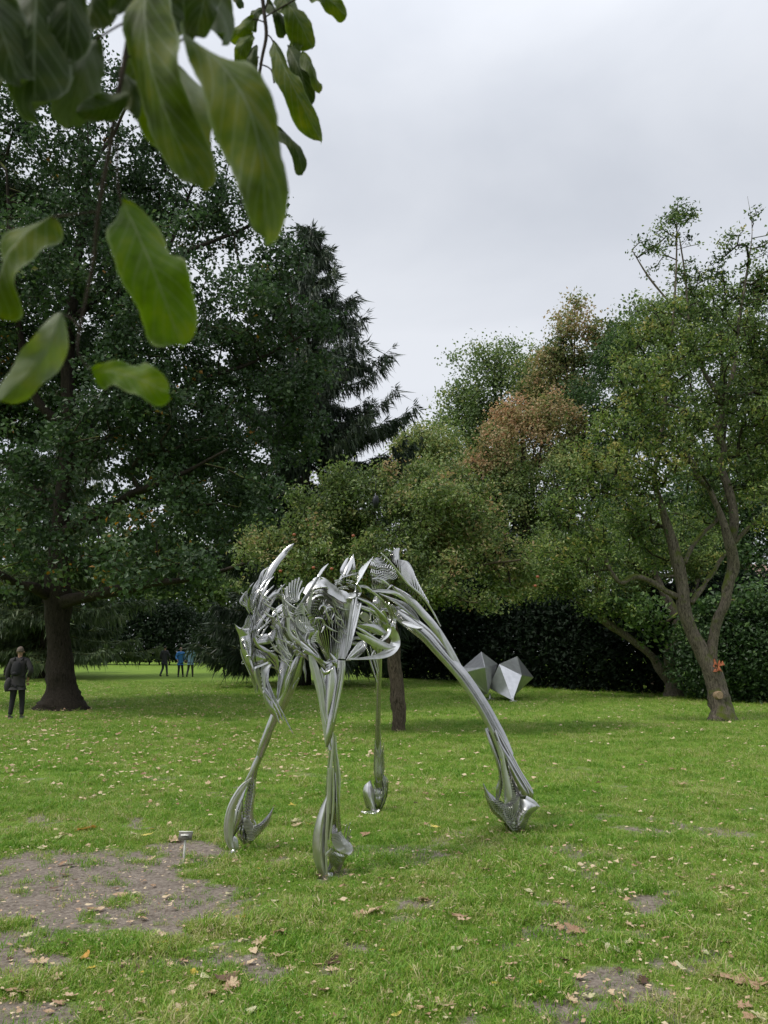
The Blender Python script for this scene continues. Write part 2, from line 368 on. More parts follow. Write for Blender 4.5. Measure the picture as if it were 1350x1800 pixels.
# ================================================================== TREES
def blob_px(u, v, r, Y):
    c = P(u, v, Y); return (c.x, c.y, c.z, r * Y / FPX / CP)
def leaf_mesh(name, c, tint, size, mat, parent, asp=.62, up=.6, outw=None, droop=.0):
    n = len(c); nrm = rng.normal(0, 1, (n, 3)); nrm[:, 2] = nrm[:, 2] + up
    if outw is not None: nrm += outw * .6
    nrm /= np.linalg.norm(nrm, axis=1, keepdims=True)
    d = rng.normal(0, 1, (n, 3)); d[:, 2] -= droop; d -= nrm * (d * nrm).sum(1, keepdims=True); d /= np.linalg.norm(d, axis=1, keepdims=True)
    s = np.cross(nrm, d); L_ = (size * rng.uniform(.65, 1.3, n))[:, None]; W_ = L_ * asp * .5
    v = np.stack([c - d * L_ * .5, c + s * W_ + nrm * L_ * .10 - d * L_ * .02, c + d * L_ * .5 - nrm * L_ * .10, c - s * W_ + nrm * L_ * .10 - d * L_ * .02], 1)
    f = np.arange(4 * n).reshape(n, 4)
    return mesh(name, v.reshape(-1, 3), f, mat, parent, smooth=False, attrs={'tint': ('FACE', np.clip(tint, 0, 1))})
def edges_mesh(name, A, B, ra, rb, mat, parent, k=4):
    d = B - A; ln = np.linalg.norm(d, axis=1, keepdims=True) + 1e-6; d = d / ln
    ref = np.where(np.abs(d[:, 2:3]) > .9, np.array([[1., 0, 0]]), np.array([[0, 0, 1.]]))
    s = np.cross(d, ref); s /= np.linalg.norm(s, axis=1, keepdims=True); q = np.cross(s, d)
    a = np.linspace(0, 2 * math.pi, k, endpoint=False)
    o = np.cos(a)[None, :, None] * s[:, None] + np.sin(a)[None, :, None] * q[:, None]
    v = np.concatenate([A[:, None] + o * ra[:, None, None], B[:, None] + o * rb[:, None, None]], 1).reshape(-1, 3)
    n = len(A); i = np.arange(n)[:, None] * 2 * k; j = np.arange(k)[None]; j2 = (j + 1) % k
    f = np.stack([i + j, i + j2, i + k + j2, i + k + j], -1).reshape(-1, 4)
    return mesh(name, v, f, mat, parent)
def grow(seeds, tips, step=.5, rtip=.008, powr=.42, sag=.0):
    """connect each tip to the nearest wood already there"""
    PN = [tuple(p) for p in seeds]; par = [-1] * len(PN)
    arr = np.zeros((len(PN) + len(tips) * 14, 3)); arr[:len(PN)] = PN; n = len(PN)
    d0 = np.array([np.min(np.linalg.norm(arr[:n] - t_, axis=1)) for t_ in tips]); order = np.argsort(d0)
    tipidx = []
    for q in order:
        t_ = tips[q]; dv = arr[:n] - t_; dist = np.sqrt((dv ** 2).sum(1))
        cost = dist + np.maximum(dv[:, 2], 0) * .6; i = int(np.argmin(cost)); a = arr[i].copy(); L_ = dist[i]
        m_ = int(min(12, max(1, round(L_ / step)))); prev = i
        off = rng.normal(0, .10 * L_, 3); off[2] = abs(off[2]) * (1 - sag)
        for j in range(1, m_ + 1):
            f = j / m_; p = a * (1 - f) + t_ * f + off * math.sin(math.pi * f) + rng.normal(0, .03 * step, 3)
            if n >= len(arr): break
            arr[n] = p; par.append(prev); prev = n; n += 1
        tipidx.append(prev)
    par = np.array(par[:n]); cnt = np.zeros(n)
    for i in tipidx: cnt[i] += 1
    for i in range(n - 1, -1, -1):
        if par[i] >= 0: cnt[par[i]] += cnt[i]
    r = rtip * np.maximum(cnt, 1) ** powr
    k = par >= 0; idx = np.nonzero(k)[0]
    return arr[par[idx]], arr[idx], np.minimum(r[par[idx]], r[idx] * 1.25), r[idx], arr[np.array(tipidx)], order
def in_view(p, margin=120):
    u, v = proj(p[:, 0], p[:, 1], p[:, 2]); return (u > -margin) & (u < 1350 + margin) & (v > -margin) & (v < 1900)
def tree(name, label, cat, base, limbs, blobs, mat_leaf, mat_bark, ntips, nleaf, size, csig, group=None, tint=(.5, .16), asp=.62, shell=.5, step=.5,
         rtip=.008, up=.6, droop=0, hollow=None, sub=1.0, powr=.42, bare=(), autumn=None, offview=.35):
    """limbs: list of (name, [(x,y,z,r)...]); blobs: (x,y,z,r[,dtint[,density]])"""
    root = empty(name, base); tag(root, label, cat, group)
    seeds = []
    for j, (nm, pts) in enumerate(limbs):
        a = np.array(pts, float); q = cat_spline(a, max(8, len(a) * 6)); q[:, 3] = np.maximum(q[:, 3], .004)
        kn = max(4, len(a) + 2); wb = cat_spline(np.vstack([[0, 0, 0], rng.normal(0, 1, (kn, 3))]), len(q)); q[:, :3] += wb * np.minimum(q[:, 3:4] * .5, .07) * np.linspace(0, 1, len(q))[:, None] ** .5 * (0 if nm == 'trunk' and a[0, 3] > .6 else .25 if nm == 'trunk' else 1)
        q[:, 3] *= 1 + .10 * np.interp(np.arange(len(q)), np.linspace(0, len(q), 9), rng.normal(0, 1, 9))
        v, f = tube_data(q[:, :3], q[:, 3], 16 if a[0, 3] > .15 else 9, .26 if a[0, 3] > .12 else .14, j)
        mesh(nm, v, f, mat_bark, root); s = q[4 if nm == 'trunk' else 1:, :3]
        if nm == 'trunk': s = s[s[:, 2] > base[2] + .35 * (s[:, 2].max() - base[2])] if len(limbs) == 1 else s[len(s) // 2:]
        seeds += list(s)
    B = np.array([(b + (0, 1))[:6] if len(b) == 4 else (b + (1,))[:6] if len(b) == 5 else b for b in blobs], float)
    ex = []
    for q in B:
        ex.append(np.concatenate([q[:3], [q[3] * .82], q[4:]]))
        for _ in range(6):
            dd = rng.normal(0, 1, 3); dd /= np.linalg.norm(dd); ex.append(np.concatenate([q[:3] + dd * q[3] * rng.uniform(.6, .95), [q[3] * rng.uniform(.25, .48)], [q[4] + rng.normal(0, .05)], q[5:] * 1.3]))
    B = np.array(ex)
    wgt = B[:, 3] ** 2.2 * B[:, 5]; wgt /= wgt.sum()
    bi = rng.choice(len(B), int(ntips * 1.0), p=wgt); dr = rng.normal(0, 1, (len(bi), 3)); dr /= np.linalg.norm(dr, axis=1, keepdims=True)
    rr = (shell + (1 - shell) * rng.random(len(bi)) ** .7); tp = B[bi, :3] + dr * (B[bi, 3] * rr)[:, None]
    k = tp[:, 2] > base[2] + .4; k &= in_view(tp, 150) | (rng.random(len(tp)) < offview); tp, bi, dr = tp[k], bi[k], dr[k]
    A, Bq, ra, rb, tips, order = grow(seeds, tp, step, rtip, powr)
    edges_mesh('branches', A, Bq, ra, rb, BARK_DARK, root)['kind'] = 'stuff'
    bi, dr = bi[order], dr[order]
    bt = rng.normal(0, 1, len(tips))
    nn = int(nleaf / max(1, ntips)); nb_ = np.maximum(1, (nn * rng.uniform(.4, 1.6, len(tips))).astype(int))
    for (bx, by, bz, br, keep) in bare:
        dd = np.linalg.norm(tips - np.array([bx, by, bz]), axis=1); nb_[dd < br] = (nb_[dd < br] * keep).astype(int)
    own = np.repeat(np.arange(len(tips)), nb_)
    c = tips[own] + rng.normal(0, csig, (len(own), 3)) * np.array([1, 1, .75]) * rng.random((len(own), 1)) ** .3
    tn = tint[0] + B[bi[own], 4] + bt[own] * tint[1] * 1.0 + rng.normal(0, tint[1] * .8, len(own))
    ob = leaf_mesh('crown', c, tn, size, mat_leaf, root, asp, up, dr[own], droop); ob['kind'] = 'stuff'
    return root
def px_limb(pts, Y, r0, r1, dy=0.0, wob=0):
    out = []
    for i, p in enumerate(pts):
        f = i / (len(pts) - 1); q = P(p[0], p[1], Y + dy * f); out.append((q.x, q.y, q.z, (p[2] if len(p) > 2 else r0 + (r1 - r0) * f)))
    return out
def blobs_px(lst, Y, spread=.0):
    out = []
    for b in lst:
        yy = Y + (b[3] if len(b) > 3 else 0); x = blob_px(b[0], b[1], b[2], yy); out.append(x + ((b[4],) if len(b) > 4 else (0,)) + ((b[5],) if len(b) > 5 else (1,)))
    return out

BARK_OAK = barkmat('oak_bark', (.020, .016, .012), (.060, .048, .036), .0)
BARK_APPLE = barkmat('apple_bark', (.055, .042, .030), (.22, .17, .13), .2, 1.3)
BARK_OLD = barkmat('old_mossy_bark', (.06, .05, .04), (.30, .25, .205), .30, 1.2, .9)
BARK_DARK = barkmat('dark_bark', (.03, .024, .018), (.085, .07, .055), .2)
LEAF_OAK = leafmat('oak_leaf', [(0, (.018, .038, .014)), (.4, (.042, .080, .030)), (.75, (.072, .125, .048)), (.95, (.12, .165, .05)), (1, (.34, .17, .035))], .28, .4, .5)
LEAF_APPLE = leafmat('apple_leaf', [(0, (.03, .055, .016)), (.35, (.09, .14, .04)), (.6, (.19, .26, .075)), (.8, (.27, .29, .11)), (1, (.36, .25, .13))], .35, .5)
LEAF_RIGHT = leafmat('damson_leaf', [(0, (.025, .05, .014)), (.35, (.075, .13, .034)), (.6, (.155, .225, .055)), (.85, (.27, .33, .09)), (1, (.38, .33, .10))], .32, .5)
LEAF_GREEN = leafmat('green_leaf', [(0, (.045, .075, .028)), (.4, (.12, .185, .058)), (.7, (.22, .285, .095)), (1, (.38, .36, .14))], .32, .45)
LEAF_AUTUMN = leafmat('autumn_leaf', [(0, (.07, .115, .035)), (.38, (.15, .19, .06)), (.58, (.30, .27, .12)), (.8, (.44, .33, .19)), (1, (.46, .27, .16))], .35, .35)
LEAF_DARK = leafmat('shade_dark_leaf', [(0, (.005, .010, .006)), (.5, (.011, .022, .011)), (.9, (.024, .042, .018)), (1, (.05, .075, .028))], .15, .15, .6)  # near black albedo stands in for the shade under the trees
LEAF_SHRUB = leafmat('shrub_leaf', [(0, (.018, .040, .014)), (.5, (.05, .10, .032)), (1, (.16, .25, .07))], .3, .4)
LEAF_LIGHT = leafmat('light_green_leaf', [(0, (.05, .085, .02)), (.5, (.12, .19, .04)), (1, (.24, .30, .07))], .4, .35)
NEEDLE = leafmat('spruce_needle', [(0, (.012, .022, .012)), (.5, (.028, .048, .024)), (.85, (.05, .08, .034)), (1, (.07, .10, .04))], .12, .3)
NEEDLE_PALE = leafmat('pale_spruce_needle', [(0, (.035, .055, .026)), (.5, (.085, .125, .052)), (1, (.16, .20, .085))], .2, .3)

# ---- oak
b0 = G(108, 1247)
oak_limbs = [
 ('trunk', [(b0.x, b0.y, b0.z - .15, .84), (b0.x, b0.y, b0.z + .10, .66), (b0.x - .03, b0.y, b0.z + .5, .50), *[(p[0], p[1], p[2], r) for p, r in
    ((P(105, 1170, b0.y), .42), (P(101, 1100, b0.y), .38), (P(100, 1045, b0.y), .43), (P(104, 960, b0.y), .33), (P(112, 860, b0.y), .29), (P(122, 760, b0.y), .25),
     (P(118, 640, b0.y), .21), (P(130, 500, b0.y), .17), (P(150, 350, b0.y), .12), (P(140, 200, b0.y), .07), (P(132, 60, b0.y), .03))]]),
 ('limb', px_limb([(105, 1060), (160, 1048), (250, 1030), (330, 1018), (430, 990)], b0.y, .20, .04, -4)),
 ('limb', px_limb([(100, 1055), (60, 1035), (0, 1010), (-80, 960)], b0.y, .19, .06, -2)),
 ('limb', px_limb([(106, 940), (170, 905), (240, 865), (300, 845), (400, 790)], b0.y, .17, .03, -3)),
 ('limb', px_limb([(108, 900), (60, 860), (20, 820), (-40, 760)], b0.y, .16, .05, 2)),
 ('limb', px_limb([(120, 800), (180, 700), (240, 560), (290, 450), (340, 330)], b0.y, .16, .04, 2)),
 ('limb', px_limb([(122, 760), (60, 690), (30, 560), (20, 420), (10, 300)], b0.y, .15, .04, -1)),
 ('limb', px_limb([(125, 820), (230, 740), (330, 680), (440, 640), (530, 590)], b0.y, .14, .03, 1)),
 ('limb', px_limb([(130, 560), (220, 480), (330, 440), (430, 400), (500, 350)], b0.y, .12, .03, 1.5)),
 ('limb', px_limb([(110, 1000), (200, 960), (260, 930), (340, 900)], b0.y, .13, .04, 3)),
 ('limb', px_limb([(135, 480), (150, 330), (200, 230), (240, 160)], b0.y, .10, .03, -1)),
]
oak_blobs = blobs_px([(125,120,90,0),(50,90,80,2),(130,50,50,0),(20,180,100,-2),(-10,330,90,1),(70,560,90,2),(10,760,90,3),(190,150,70,1),(40,300,140,1),(100,230,110,-2),(215,270,115,1),(320,330,115,2),(410,380,95,1),(490,370,62,0),(150,480,165,0,-.05),(10,480,130,-3),(330,540,160,-1),
  (455,530,105,1),(500,470,60,0),(40,690,120,2),(180,720,150,-2,-.05),(330,740,150,0),(440,740,125,2),(520,680,60,1),(110,880,135,-3),(290,900,130,2),(60,950,75,-2),(250,960,100,-4,.05),(390,900,100,-2,.04),
  (450,840,85,0),(360,1000,55,-4),(170,1000,60,-3,.05),(20,1010,50,-4,.1),(480,600,80,2),(540,560,45,1),(560,640,50,1),(400,600,100,2),(230,380,110,3),(120,600,120,3),(-120,350,200,0),(-150,650,220,0),(-130,900,180,0),(-250,500,250,0),
  (250,650,150,5),(60,400,150,5),(350,850,120,5)], b0.y)
tree('oak_tree', 'tall dark green oak with thick flared trunk beside the walker with a backpack', 'tree', (b0.x, b0.y, b0.z), oak_limbs, oak_blobs, LEAF_OAK, BARK_OAK,
     4200, 200000, .142, .27, tint=(.45, .15), asp=.72, shell=.25, step=.6, rtip=.010, up=.7, powr=.36)

# ---- spruces
def spruce(label, bx, by, H, R, mat, nbr, h0=.04, drop=1.0, seed=0, density=1.0, lw=.03):
    r = random.Random(seed); z0 = float(gz(bx, by)); root = empty('spruce_tree', (bx, by, z0)); tag(root, label, 'tree')
    n = 14; tube('trunk', [(bx, by, z0 - .1 + H * i / (n - 1)) for i in range(n)], [max(.02, .36 * (1 - i / (n - 1)) + (.12 if i == 0 else 0)) for i in range(n)], BARK_DARK, root, k=10)
    A = []; B = []; RA = []; RB = []; C0 = []; D0 = []; LL = []; TT = []
    for i in range(nbr):
        f = h0 + (1 - h0) * ((i + r.random()) / nbr) ** 1.25; z = z0 + H * f; prof = min(1.0, (1 - f) * 2.4) ** .9
        Lb = R * prof * r.uniform(.62, 1.12) + .25; a = r.uniform(0, 6.283); ca, sa = math.cos(a), math.sin(a); m_ = 9; P0 = None
        bt = r.gauss(0, .12)
        for j in range(m_):
            s = j / (m_ - 1); rr = Lb * s; dz = -Lb * .42 * s + Lb * .42 * s ** 2.6 * (1.25 if f > .3 else .7)
            p = np.array([bx + ca * rr, by + sa * rr, z + dz])
            if P0 is not None:
                A.append(P0); B.append(p); RA.append(.045 * (1 - s) + .012); RB.append(.045 * (1 - s) + .010)
                q = int(max(2, 13 * Lb / m_ * density * (1.0 if j > 1 else .45)))
                for _ in range(q):
                    g_ = r.random(); c = P0 * (1 - g_) + p * g_; side = r.choice((-1, 1)); sl = r.uniform(.1, .75) * (1 - .55 * s) * min(1.2, Lb * .35)
                    e = c + np.array([-sa * side * sl + ca * sl * .4, ca * side * sl + sa * sl * .4, r.uniform(.0, .08) - sl * .1])
                    A.append(c); B.append(e); RA.append(.010); RB.append(.005)
                    for w_ in range(5):
                        h_ = r.random(); C0.append(c * (1 - h_) + e * h_); D0.append((ca * .35 + r.gauss(0, .18), sa * .35 + r.gauss(0, .18), -1.0 if r.random() < .75 else -.1)); LL.append(drop * r.uniform(.14, .55)); TT.append(.45 + bt + r.gauss(0, .15))
                if j == m_ - 1:
                    for w_ in range(4): C0.append(p); D0.append((ca + r.gauss(0, .35), sa + r.gauss(0, .35), r.uniform(.0, 1.2))); LL.append(r.uniform(.25, .5)); TT.append(.4)
            P0 = p
    for i in range(24):
        C0.append(np.array([bx, by, z0 + H - r.random() * 1.2])); D0.append((r.gauss(0, 1), r.gauss(0, 1), .5)); LL.append(.35); TT.append(.4)
    edges_mesh('branches', np.array(A), np.array(B), np.array(RA), np.array(RB), BARK_DARK, root, 3)['kind'] = 'stuff'
    C = np.array(C0); D = np.array(D0); D /= np.linalg.norm(D, axis=1, keepdims=True); Ln = np.array(LL)[:, None]; T = np.array(TT)
    vs = []; ts = []
    for rep in range(3):
        st = rng.uniform(0, .5, (len(C), 1)); c = C + D * Ln * st * .6 + rng.normal(0, .05, C.shape); d = D + rng.normal(0, .16, D.shape)
        s = np.cross(d, rng.normal(0, 1, D.shape)); s /= np.linalg.norm(s, axis=1, keepdims=True); l = Ln * rng.uniform(.5, 1, (len(C), 1)); w_ = lw * rng.uniform(.6, 1.4, (len(C), 1))
        vs.append(np.stack([c - s * w_ * .4, c + d * l * .4 - s * w_, c + d * l, c + d * l * .4 + s * w_], 1)); ts.append(T + rng.normal(0, .12, len(T)))
    V = np.concatenate(vs).reshape(-1, 3); f = np.arange(len(V)).reshape(-1, 4)
    mesh('crown', V, f, mat, root, smooth=False, attrs={'tint': ('FACE', np.clip(np.concatenate(ts), 0, 1))})['kind'] = 'stuff'
b1 = G(530, 1205); spruce('dark spruce with drooping twigs standing right behind the oak, the three walkers showing under it', b1.x, b1.y, 23.0, 4.8, NEEDLE, 235, .07, 1.6, 3, 1.25, .026)
b2 = G(262, 1173); spruce('paler spruce with low weeping branches behind the trunk of the oak', b2.x, 46, 19.0, 5.6, NEEDLE_PALE, 130, .10, 1.6, 5, .95, .036)

# ---- apple tree behind the beast
b3 = G(700, 1285); Y3 = b3.y
ap_limbs = [('trunk', [(b3.x + .02, b3.y, b3.z - .1, .19), (b3.x, b3.y, b3.z + .05, .158), *[(*P(u, v, Y3), r) for u, v, r in ((701, 1250, .150), (698, 1210, .148), (693, 1160, .15), (686, 1110, .15), (683, 1070, .14), (688, 1030, .11), (700, 985, .08), (705, 930, .05))]]),
 ('limb', px_limb([(684, 1085), (640, 1050), (590, 1020), (530, 990), (470, 975)], Y3, .085, .02, -1)),
 ('limb', px_limb([(685, 1080), (740, 1040), (800, 1010), (860, 990), (915, 985)], Y3, .085, .02, -.6)),
 ('limb', px_limb([(686, 1060), (670, 1000), (640, 940), (620, 880)], Y3, .07, .02, .8)),
 ('limb', px_limb([(690, 1030), (750, 960), (800, 900), (830, 860)], Y3, .06, .02, .5)),
 ('limb', px_limb([(720, 1055), (780, 1050), (840, 1060)], Y3, .04, .01, -1.4))]
ap_blobs = blobs_px([(560,915,75,0,-.02),(490,950,58,-.4,.03),(640,880,72,0,-.05),(600,850,40,0,-.05),(745,915,85,-.3,.05),(820,925,85,0,.12),(885,985,62,0,.1),(790,1015,62,-1,.12),(700,985,80,-.8,.0),
   (545,985,66,-1,.0),(610,960,85,.8,-.08),(850,1050,28,-1,.0),(440,975,30,-1,.05),(665,1010,50,1,-.05),(835,860,38,.3,.05),(745,860,40,.3,.0),(410,1020,14,-1,.2),(935,1010,24,0,.1),(755,1045,30,-1,.05)], Y3)
apple = tree('apple_tree', 'low spreading apple tree with green and browning leaves right behind the steel beast', 'tree', (b3.x, b3.y, b3.z), ap_limbs, ap_blobs, LEAF_APPLE, BARK_APPLE,
     1600, 60000, .085, .16, tint=(.47, .17), shell=.25, step=.25, rtip=.005, up=.5, powr=.4, asp=.55)

# ---- big old tree at right
b5 = G(1270, 1266); Y5 = b5.y
def q5(pts, dy=0): return [(x, y, z, r * .86) for x, y, z, r in px_limb(pts, Y5, .1, .1, dy)]
r_limbs = [('trunk', [(b5.x + .03, b5.y, b5.z - .15, .40), (b5.x, b5.y, b5.z + .02, .34), *q5([(1268,1245,.30),(1262,1215,.285),(1250,1180,.27),(1232,1145,.235),(1213,1105,.21),(1201,1065,.215),(1199,1030,.19),(1190,990,.17),(1180,950,.15),(1170,915,.13),(1160,880,.10),(1150,840,.08),(1160,780,.07),(1170,700,.055),(1180,600,.045),(1188,480,.03),(1190,370,.012)])]),
 ('limb', q5([(1250,1178,.15),(1252,1150,.16),(1256,1115,.15),(1262,1070,.155),(1280,1028,.15),(1291,988,.15),(1279,950,.13),(1264,900,.11),(1252,868,.10),(1236,845,.10),(1222,826,.09),(1200,790,.05)], -.4)),
 ('limb', q5([(1284,960,.12),(1291,910,.12),(1280,855,.12),(1266,818,.11),(1272,790,.10),(1258,757,.11),(1268,709,.10),(1240,660,.07),(1215,590,.05),(1205,500,.035),(1195,420,.02)], .3)),
 ('limb', q5([(1268,709,.08),(1290,650,.06),(1300,560,.05),(1315,470,.03),(1322,400,.012),(1314,345,.003)], 0)),
 ('limb', q5([(1192,1050,.10),(1160,1033,.085),(1117,1013,.075),(1092,1026,.07),(1070,1003,.065),(1060,967,.055),(1033,917,.03),(1010,880,.015)], -.8)),
 ('limb', q5([(1290,955,.07),(1317,927,.06),(1350,908,.05),(1400,880,.03)], -.3)),
 ('limb', q5([(1215,1060,.08),(1235,1030,.07),(1255,1005,.06),(1272,970,.05)], .9)),
 ('limb', q5([(1203,990,.07),(1220,957,.065),(1257,913,.05),(1280,860,.03)], 1.2)),
 ('limb', q5([(1268,700,.06),(1320,690,.05),(1360,650,.04)], .5)),
 ('limb', q5([(1258,757,.05),(1200,720,.045),(1140,700,.03),(1100,690,.015)], -.5)),
 ('limb', q5([(1205,560,.04),(1150,500,.03),(1110,440,.015)], 0))]
r_blobs = blobs_px([(1180,430,62,0,-.1,.6),(1190,370,32,0,-.15,.5),(1120,430,32,0,-.1,.5),(1300,460,60,0,-.12,.6),(1335,400,45,0,-.1,.25),(1230,520,80,.5,-.08),(1330,560,95,.5,-.05),(1190,620,85,-.5,.05),(1290,700,100,.5,.03),(1140,700,75,-1,.12),
  (1085,780,80,-1,.1),(1190,800,100,-.5,.08),(1300,830,90,.5,.05),(1040,880,70,-1,.08),(985,925,55,-1,.02),(1110,880,75,0,.03),(1350,760,90,0),(1350,900,60,-1,.05),(1240,900,60,1,.0),(1010,960,50,-.8,.05),
  (1130,960,50,.8,0),(1060,960,45,-1,.05),(1100,620,50,0,.05),(1400,650,120,0),(1420,480,80,0),(1160,560,60,0,0)], Y5)
tree('old_damson_tree', 'old crooked tree with leaning grey trunk and orange broken wood, nearest trunk at right', 'tree', (b5.x, b5.y, b5.z), r_limbs, r_blobs, LEAF_RIGHT, BARK_OLD,
     2500, 56000, .100, .15, tint=(.46, .18), shell=.2, step=.3, rtip=.0095, up=.4, powr=.38, droop=.5, asp=.5, bare=[(*P(1330, 385, Y5), .75, .1)])
dt = [o for o in COL.objects if o.name.startswith('old_damson')][0]
M_WOUND = flat('fresh_orange_wood', (.42, .13, .055), .8, nscale=22, amt=.6, bmp=.8); M_CUT = flat('cut_wood', (.30, .21, .13), .8, nscale=30, amt=.4)
wp = P(1266, 1172, Y5 - .30); V = []; F = []
rr_ = random.Random(5)
for i in range(13):
    x, z = wp.x + rr_.uniform(-.12, .10), wp.z + rr_.uniform(-.13, .06); h = rr_.uniform(.05, .19); w_ = rr_.uniform(.015, .035); k = len(V); y = wp.y + rr_.uniform(-.02, .10)
    V += [(x - w_, y, z), (x + w_, y - .01, z), (x + w_, y + .12, z), (x - w_, y + .12, z), (x + rr_.uniform(-.03, .03), y + .04, z + h)]; F += [[k, k + 1, k + 4], [k + 1, k + 2, k + 4], [k + 2, k + 3, k + 4], [k + 3, k, k + 4], [k, k + 3, k + 2, k + 1]]
wo = mesh('broken_wood', V, F, M_WOUND, dt, smooth=False); wo['label'] = 'splintered orange wood of a torn off limb'
kp = P(1264, 1222, Y5 - .24); tube('cut_knot', [(kp.x, kp.y + .18, kp.z - .02), (kp.x, kp.y - .02, kp.z), (kp.x, kp.y - .05, kp.z)], [.13, .10, .085], M_CUT, dt, k=14, ridge=.1, sharp=40)

# ---- second crooked tree
b6 = G(1184, 1225); Y6 = b6.y
def q6(pts, dy=0): return px_limb(pts, Y6, .1, .1, dy)
s_limbs = [('trunk', [(b6.x, b6.y, b6.z - .1, .42), *q6([(1184,1215,.34),(1183,1190,.32),(1178,1160,.22),(1178,1140,.20),(1190,1120,.19),(1193,1098,.18),(1180,1068,.16),(1165,1038,.14),(1152,1008,.11),(1146,980,.08),(1140,920,.05)])]),
 ('limb', q6([(1178,1200,.18),(1160,1178,.17),(1146,1152,.15),(1113,1122,.15),(1075,1101,.14),(1055,1082,.13),(1047,1062,.12),(1054,1032,.10),(1048,1000,.07),(1020,960,.04)], -1)),
 ('limb', q6([(1184,1190,.18),(1196,1160,.17),(1208,1125,.15),(1215,1080,.12),(1230,1010,.08)], .8)),
 ('limb', q6([(1152,1010,.08),(1185,1012,.06),(1200,1005,.03)], .3))]
s_blobs = blobs_px([(1030,975,62,0,.0),(1090,950,75,.5),(990,985,45,0,.05),(1150,960,70,1),(1010,1030,42,-1,.1),(965,1000,50,-1,.1),(1050,1065,30,-1,.1),(930,1035,36,0,.0),(1110,1075,26,-1,.15),(1220,960,60,1),(960,960,45,1),(1075,1030,32,-1,.05),(1120,1040,30,1,.05)], Y6)
tree('crooked_tree', 'smaller crooked tree with a mossy bent limb, behind the big leaning trunk', 'tree', (b6.x, b6.y, b6.z), s_limbs, s_blobs, LEAF_RIGHT, BARK_OLD,
     1000, 34000, .12, .22, tint=(.47, .17), shell=.3, step=.4, rtip=.008, up=.4, powr=.4, asp=.5)

# ---- trees beyond
def bgtree(name, label, Y, u0, blobs, mat, ntips, nleaf, size, csig, r=.3, tint=(.45, .15), **kw):
    x0 = P(u0, 1148, Y).x; z0 = float(gz(x0, Y)); top = min(b[1] for b in blobs); cy = sum(b[1] for b in blobs) / len(blobs)
    tint = (tint[0] + .07, tint[1]); bl = blobs_px(blobs, Y); tz = max(b[2] for b in bl); cx = sum(b[0] for b in bl) / len(bl)
    tr = [(x0, Y, z0 - .1, r * 1.4), (x0, Y, z0 + .5, r), (x0 + (cx - x0) * .3, Y, z0 + (tz - z0) * .4, r * .75), (cx, Y, z0 + (tz - z0) * .7, r * .5), (cx, Y, tz, r * .12)]
    limbs = [('trunk', tr)]
    for b in bl[:7]:
        f = rng.uniform(.3, .6); s = np.array(tr[2][:3]) * (1 - f) + np.array(tr[3][:3]) * f; e = np.array(b[:3]); mid = s * .5 + e * .5 + np.array([0, 0, -.3])
        limbs.append(('limb', [(*s, r * .4), (*mid, r * .25), (*e, r * .08)]))
    return tree(name, label, 'tree', (x0, Y, z0), limbs, bl, mat, BARK_DARK, ntips, nleaf, size, csig, tint=tint, step=1.0, rtip=.015, group='trees along the far edge of the park', **kw)
bgtree('broadleaf_tree', 'pale green tree just right of the spruce tips, lowest of the far crowns', 55, 735, [(735,810,60,0,.1),(712,775,28,0,.15),(760,780,42,0,.1),(700,860,55,-2),(775,850,60,-2),(730,880,60,0),(790,800,40,2)], LEAF_GREEN, 420, 21000, .24, .62, tint=(.5, .15))
bgtree('broadleaf_tree', 'rounded dark green tree with brown tinged top left of the tall reddish tree', 60, 860, [(840,670,55,0,-.05),(800,720,42,0,.0),(885,640,42,0,.05),(935,635,40,0,.1),(850,740,65,0,-.05),(905,700,60,0,0),(870,790,70,2)], LEAF_GREEN, 520, 24000, .25, .65, tint=(.38, .16))
bgtree('maple_tree', 'slender reddish brown tree reaching highest behind the orange one', 52, 1010, [(1010,545,28,0,.15),(990,580,30,0,.1),(1035,580,30,0,.0),(995,630,36,0,-.15),(1050,625,40,0,-.25),(955,650,36,0,.12),(985,690,42,0,.0),(1075,590,32,0,-.2),(1010,680,40,1,-.3),(935,690,34,1,-.1)], LEAF_AUTUMN, 380, 17000, .22, .5, tint=(.38, .17), shell=.45)
bgtree('maple_tree', 'broad orange tinted autumn tree in the middle of the far edge', 42, 930, [(915,735,38,0,.15),(870,775,34,0,.15),(960,725,36,0,.1),(835,815,34,0,.05),(940,775,45,0,.1),(900,810,42,0,-.1),(1000,750,36,1,.0),(905,855,55,0,-.35),(975,800,42,0,-.25),(1025,790,36,2,-.3),(800,850,36,0,-.2),(870,850,45,2,-.3)], LEAF_AUTUMN, 480, 24000, .18, .42, tint=(.48, .16))
bgtree('ivy_tree', 'dark leafy tree between the reddish tree and the old tree at right', 43, 1080, [(1085,640,45,0),(1060,700,55,0,-.1),(1110,590,45,0,.1),(1140,650,60,2),(1080,760,60,0,-.1),(1130,740,60,1),(1050,800,55,1,.0)], LEAF_SHRUB, 420, 21000, .17, .42, tint=(.42, .17))
bgtree('broadleaf_tree', 'mid green tree low behind the apple tree and the faceted sculpture', 41, 990, [(1000,835,52,0,.05),(955,870,50,0),(1055,840,60,0,.1),(900,880,45,0),(1010,900,60,1),(1090,870,60,1),(940,930,50,1),(860,890,40,2)], LEAF_GREEN, 480, 22000, .16, .38, tint=(.45, .17))
bgtree('broadleaf_tree', 'tall green tree filling the sky behind the old tree at the right edge', 45, 1250, [(1135,545,45,0),(1190,570,70,0),(1270,560,75,0),(1340,600,90,0),(1250,680,95,0),(1340,740,100,0),(1200,780,90,0),(1300,860,90,0),(1400,650,120,0)], LEAF_GREEN, 620, 30000, .22, .6, tint=(.38, .15))
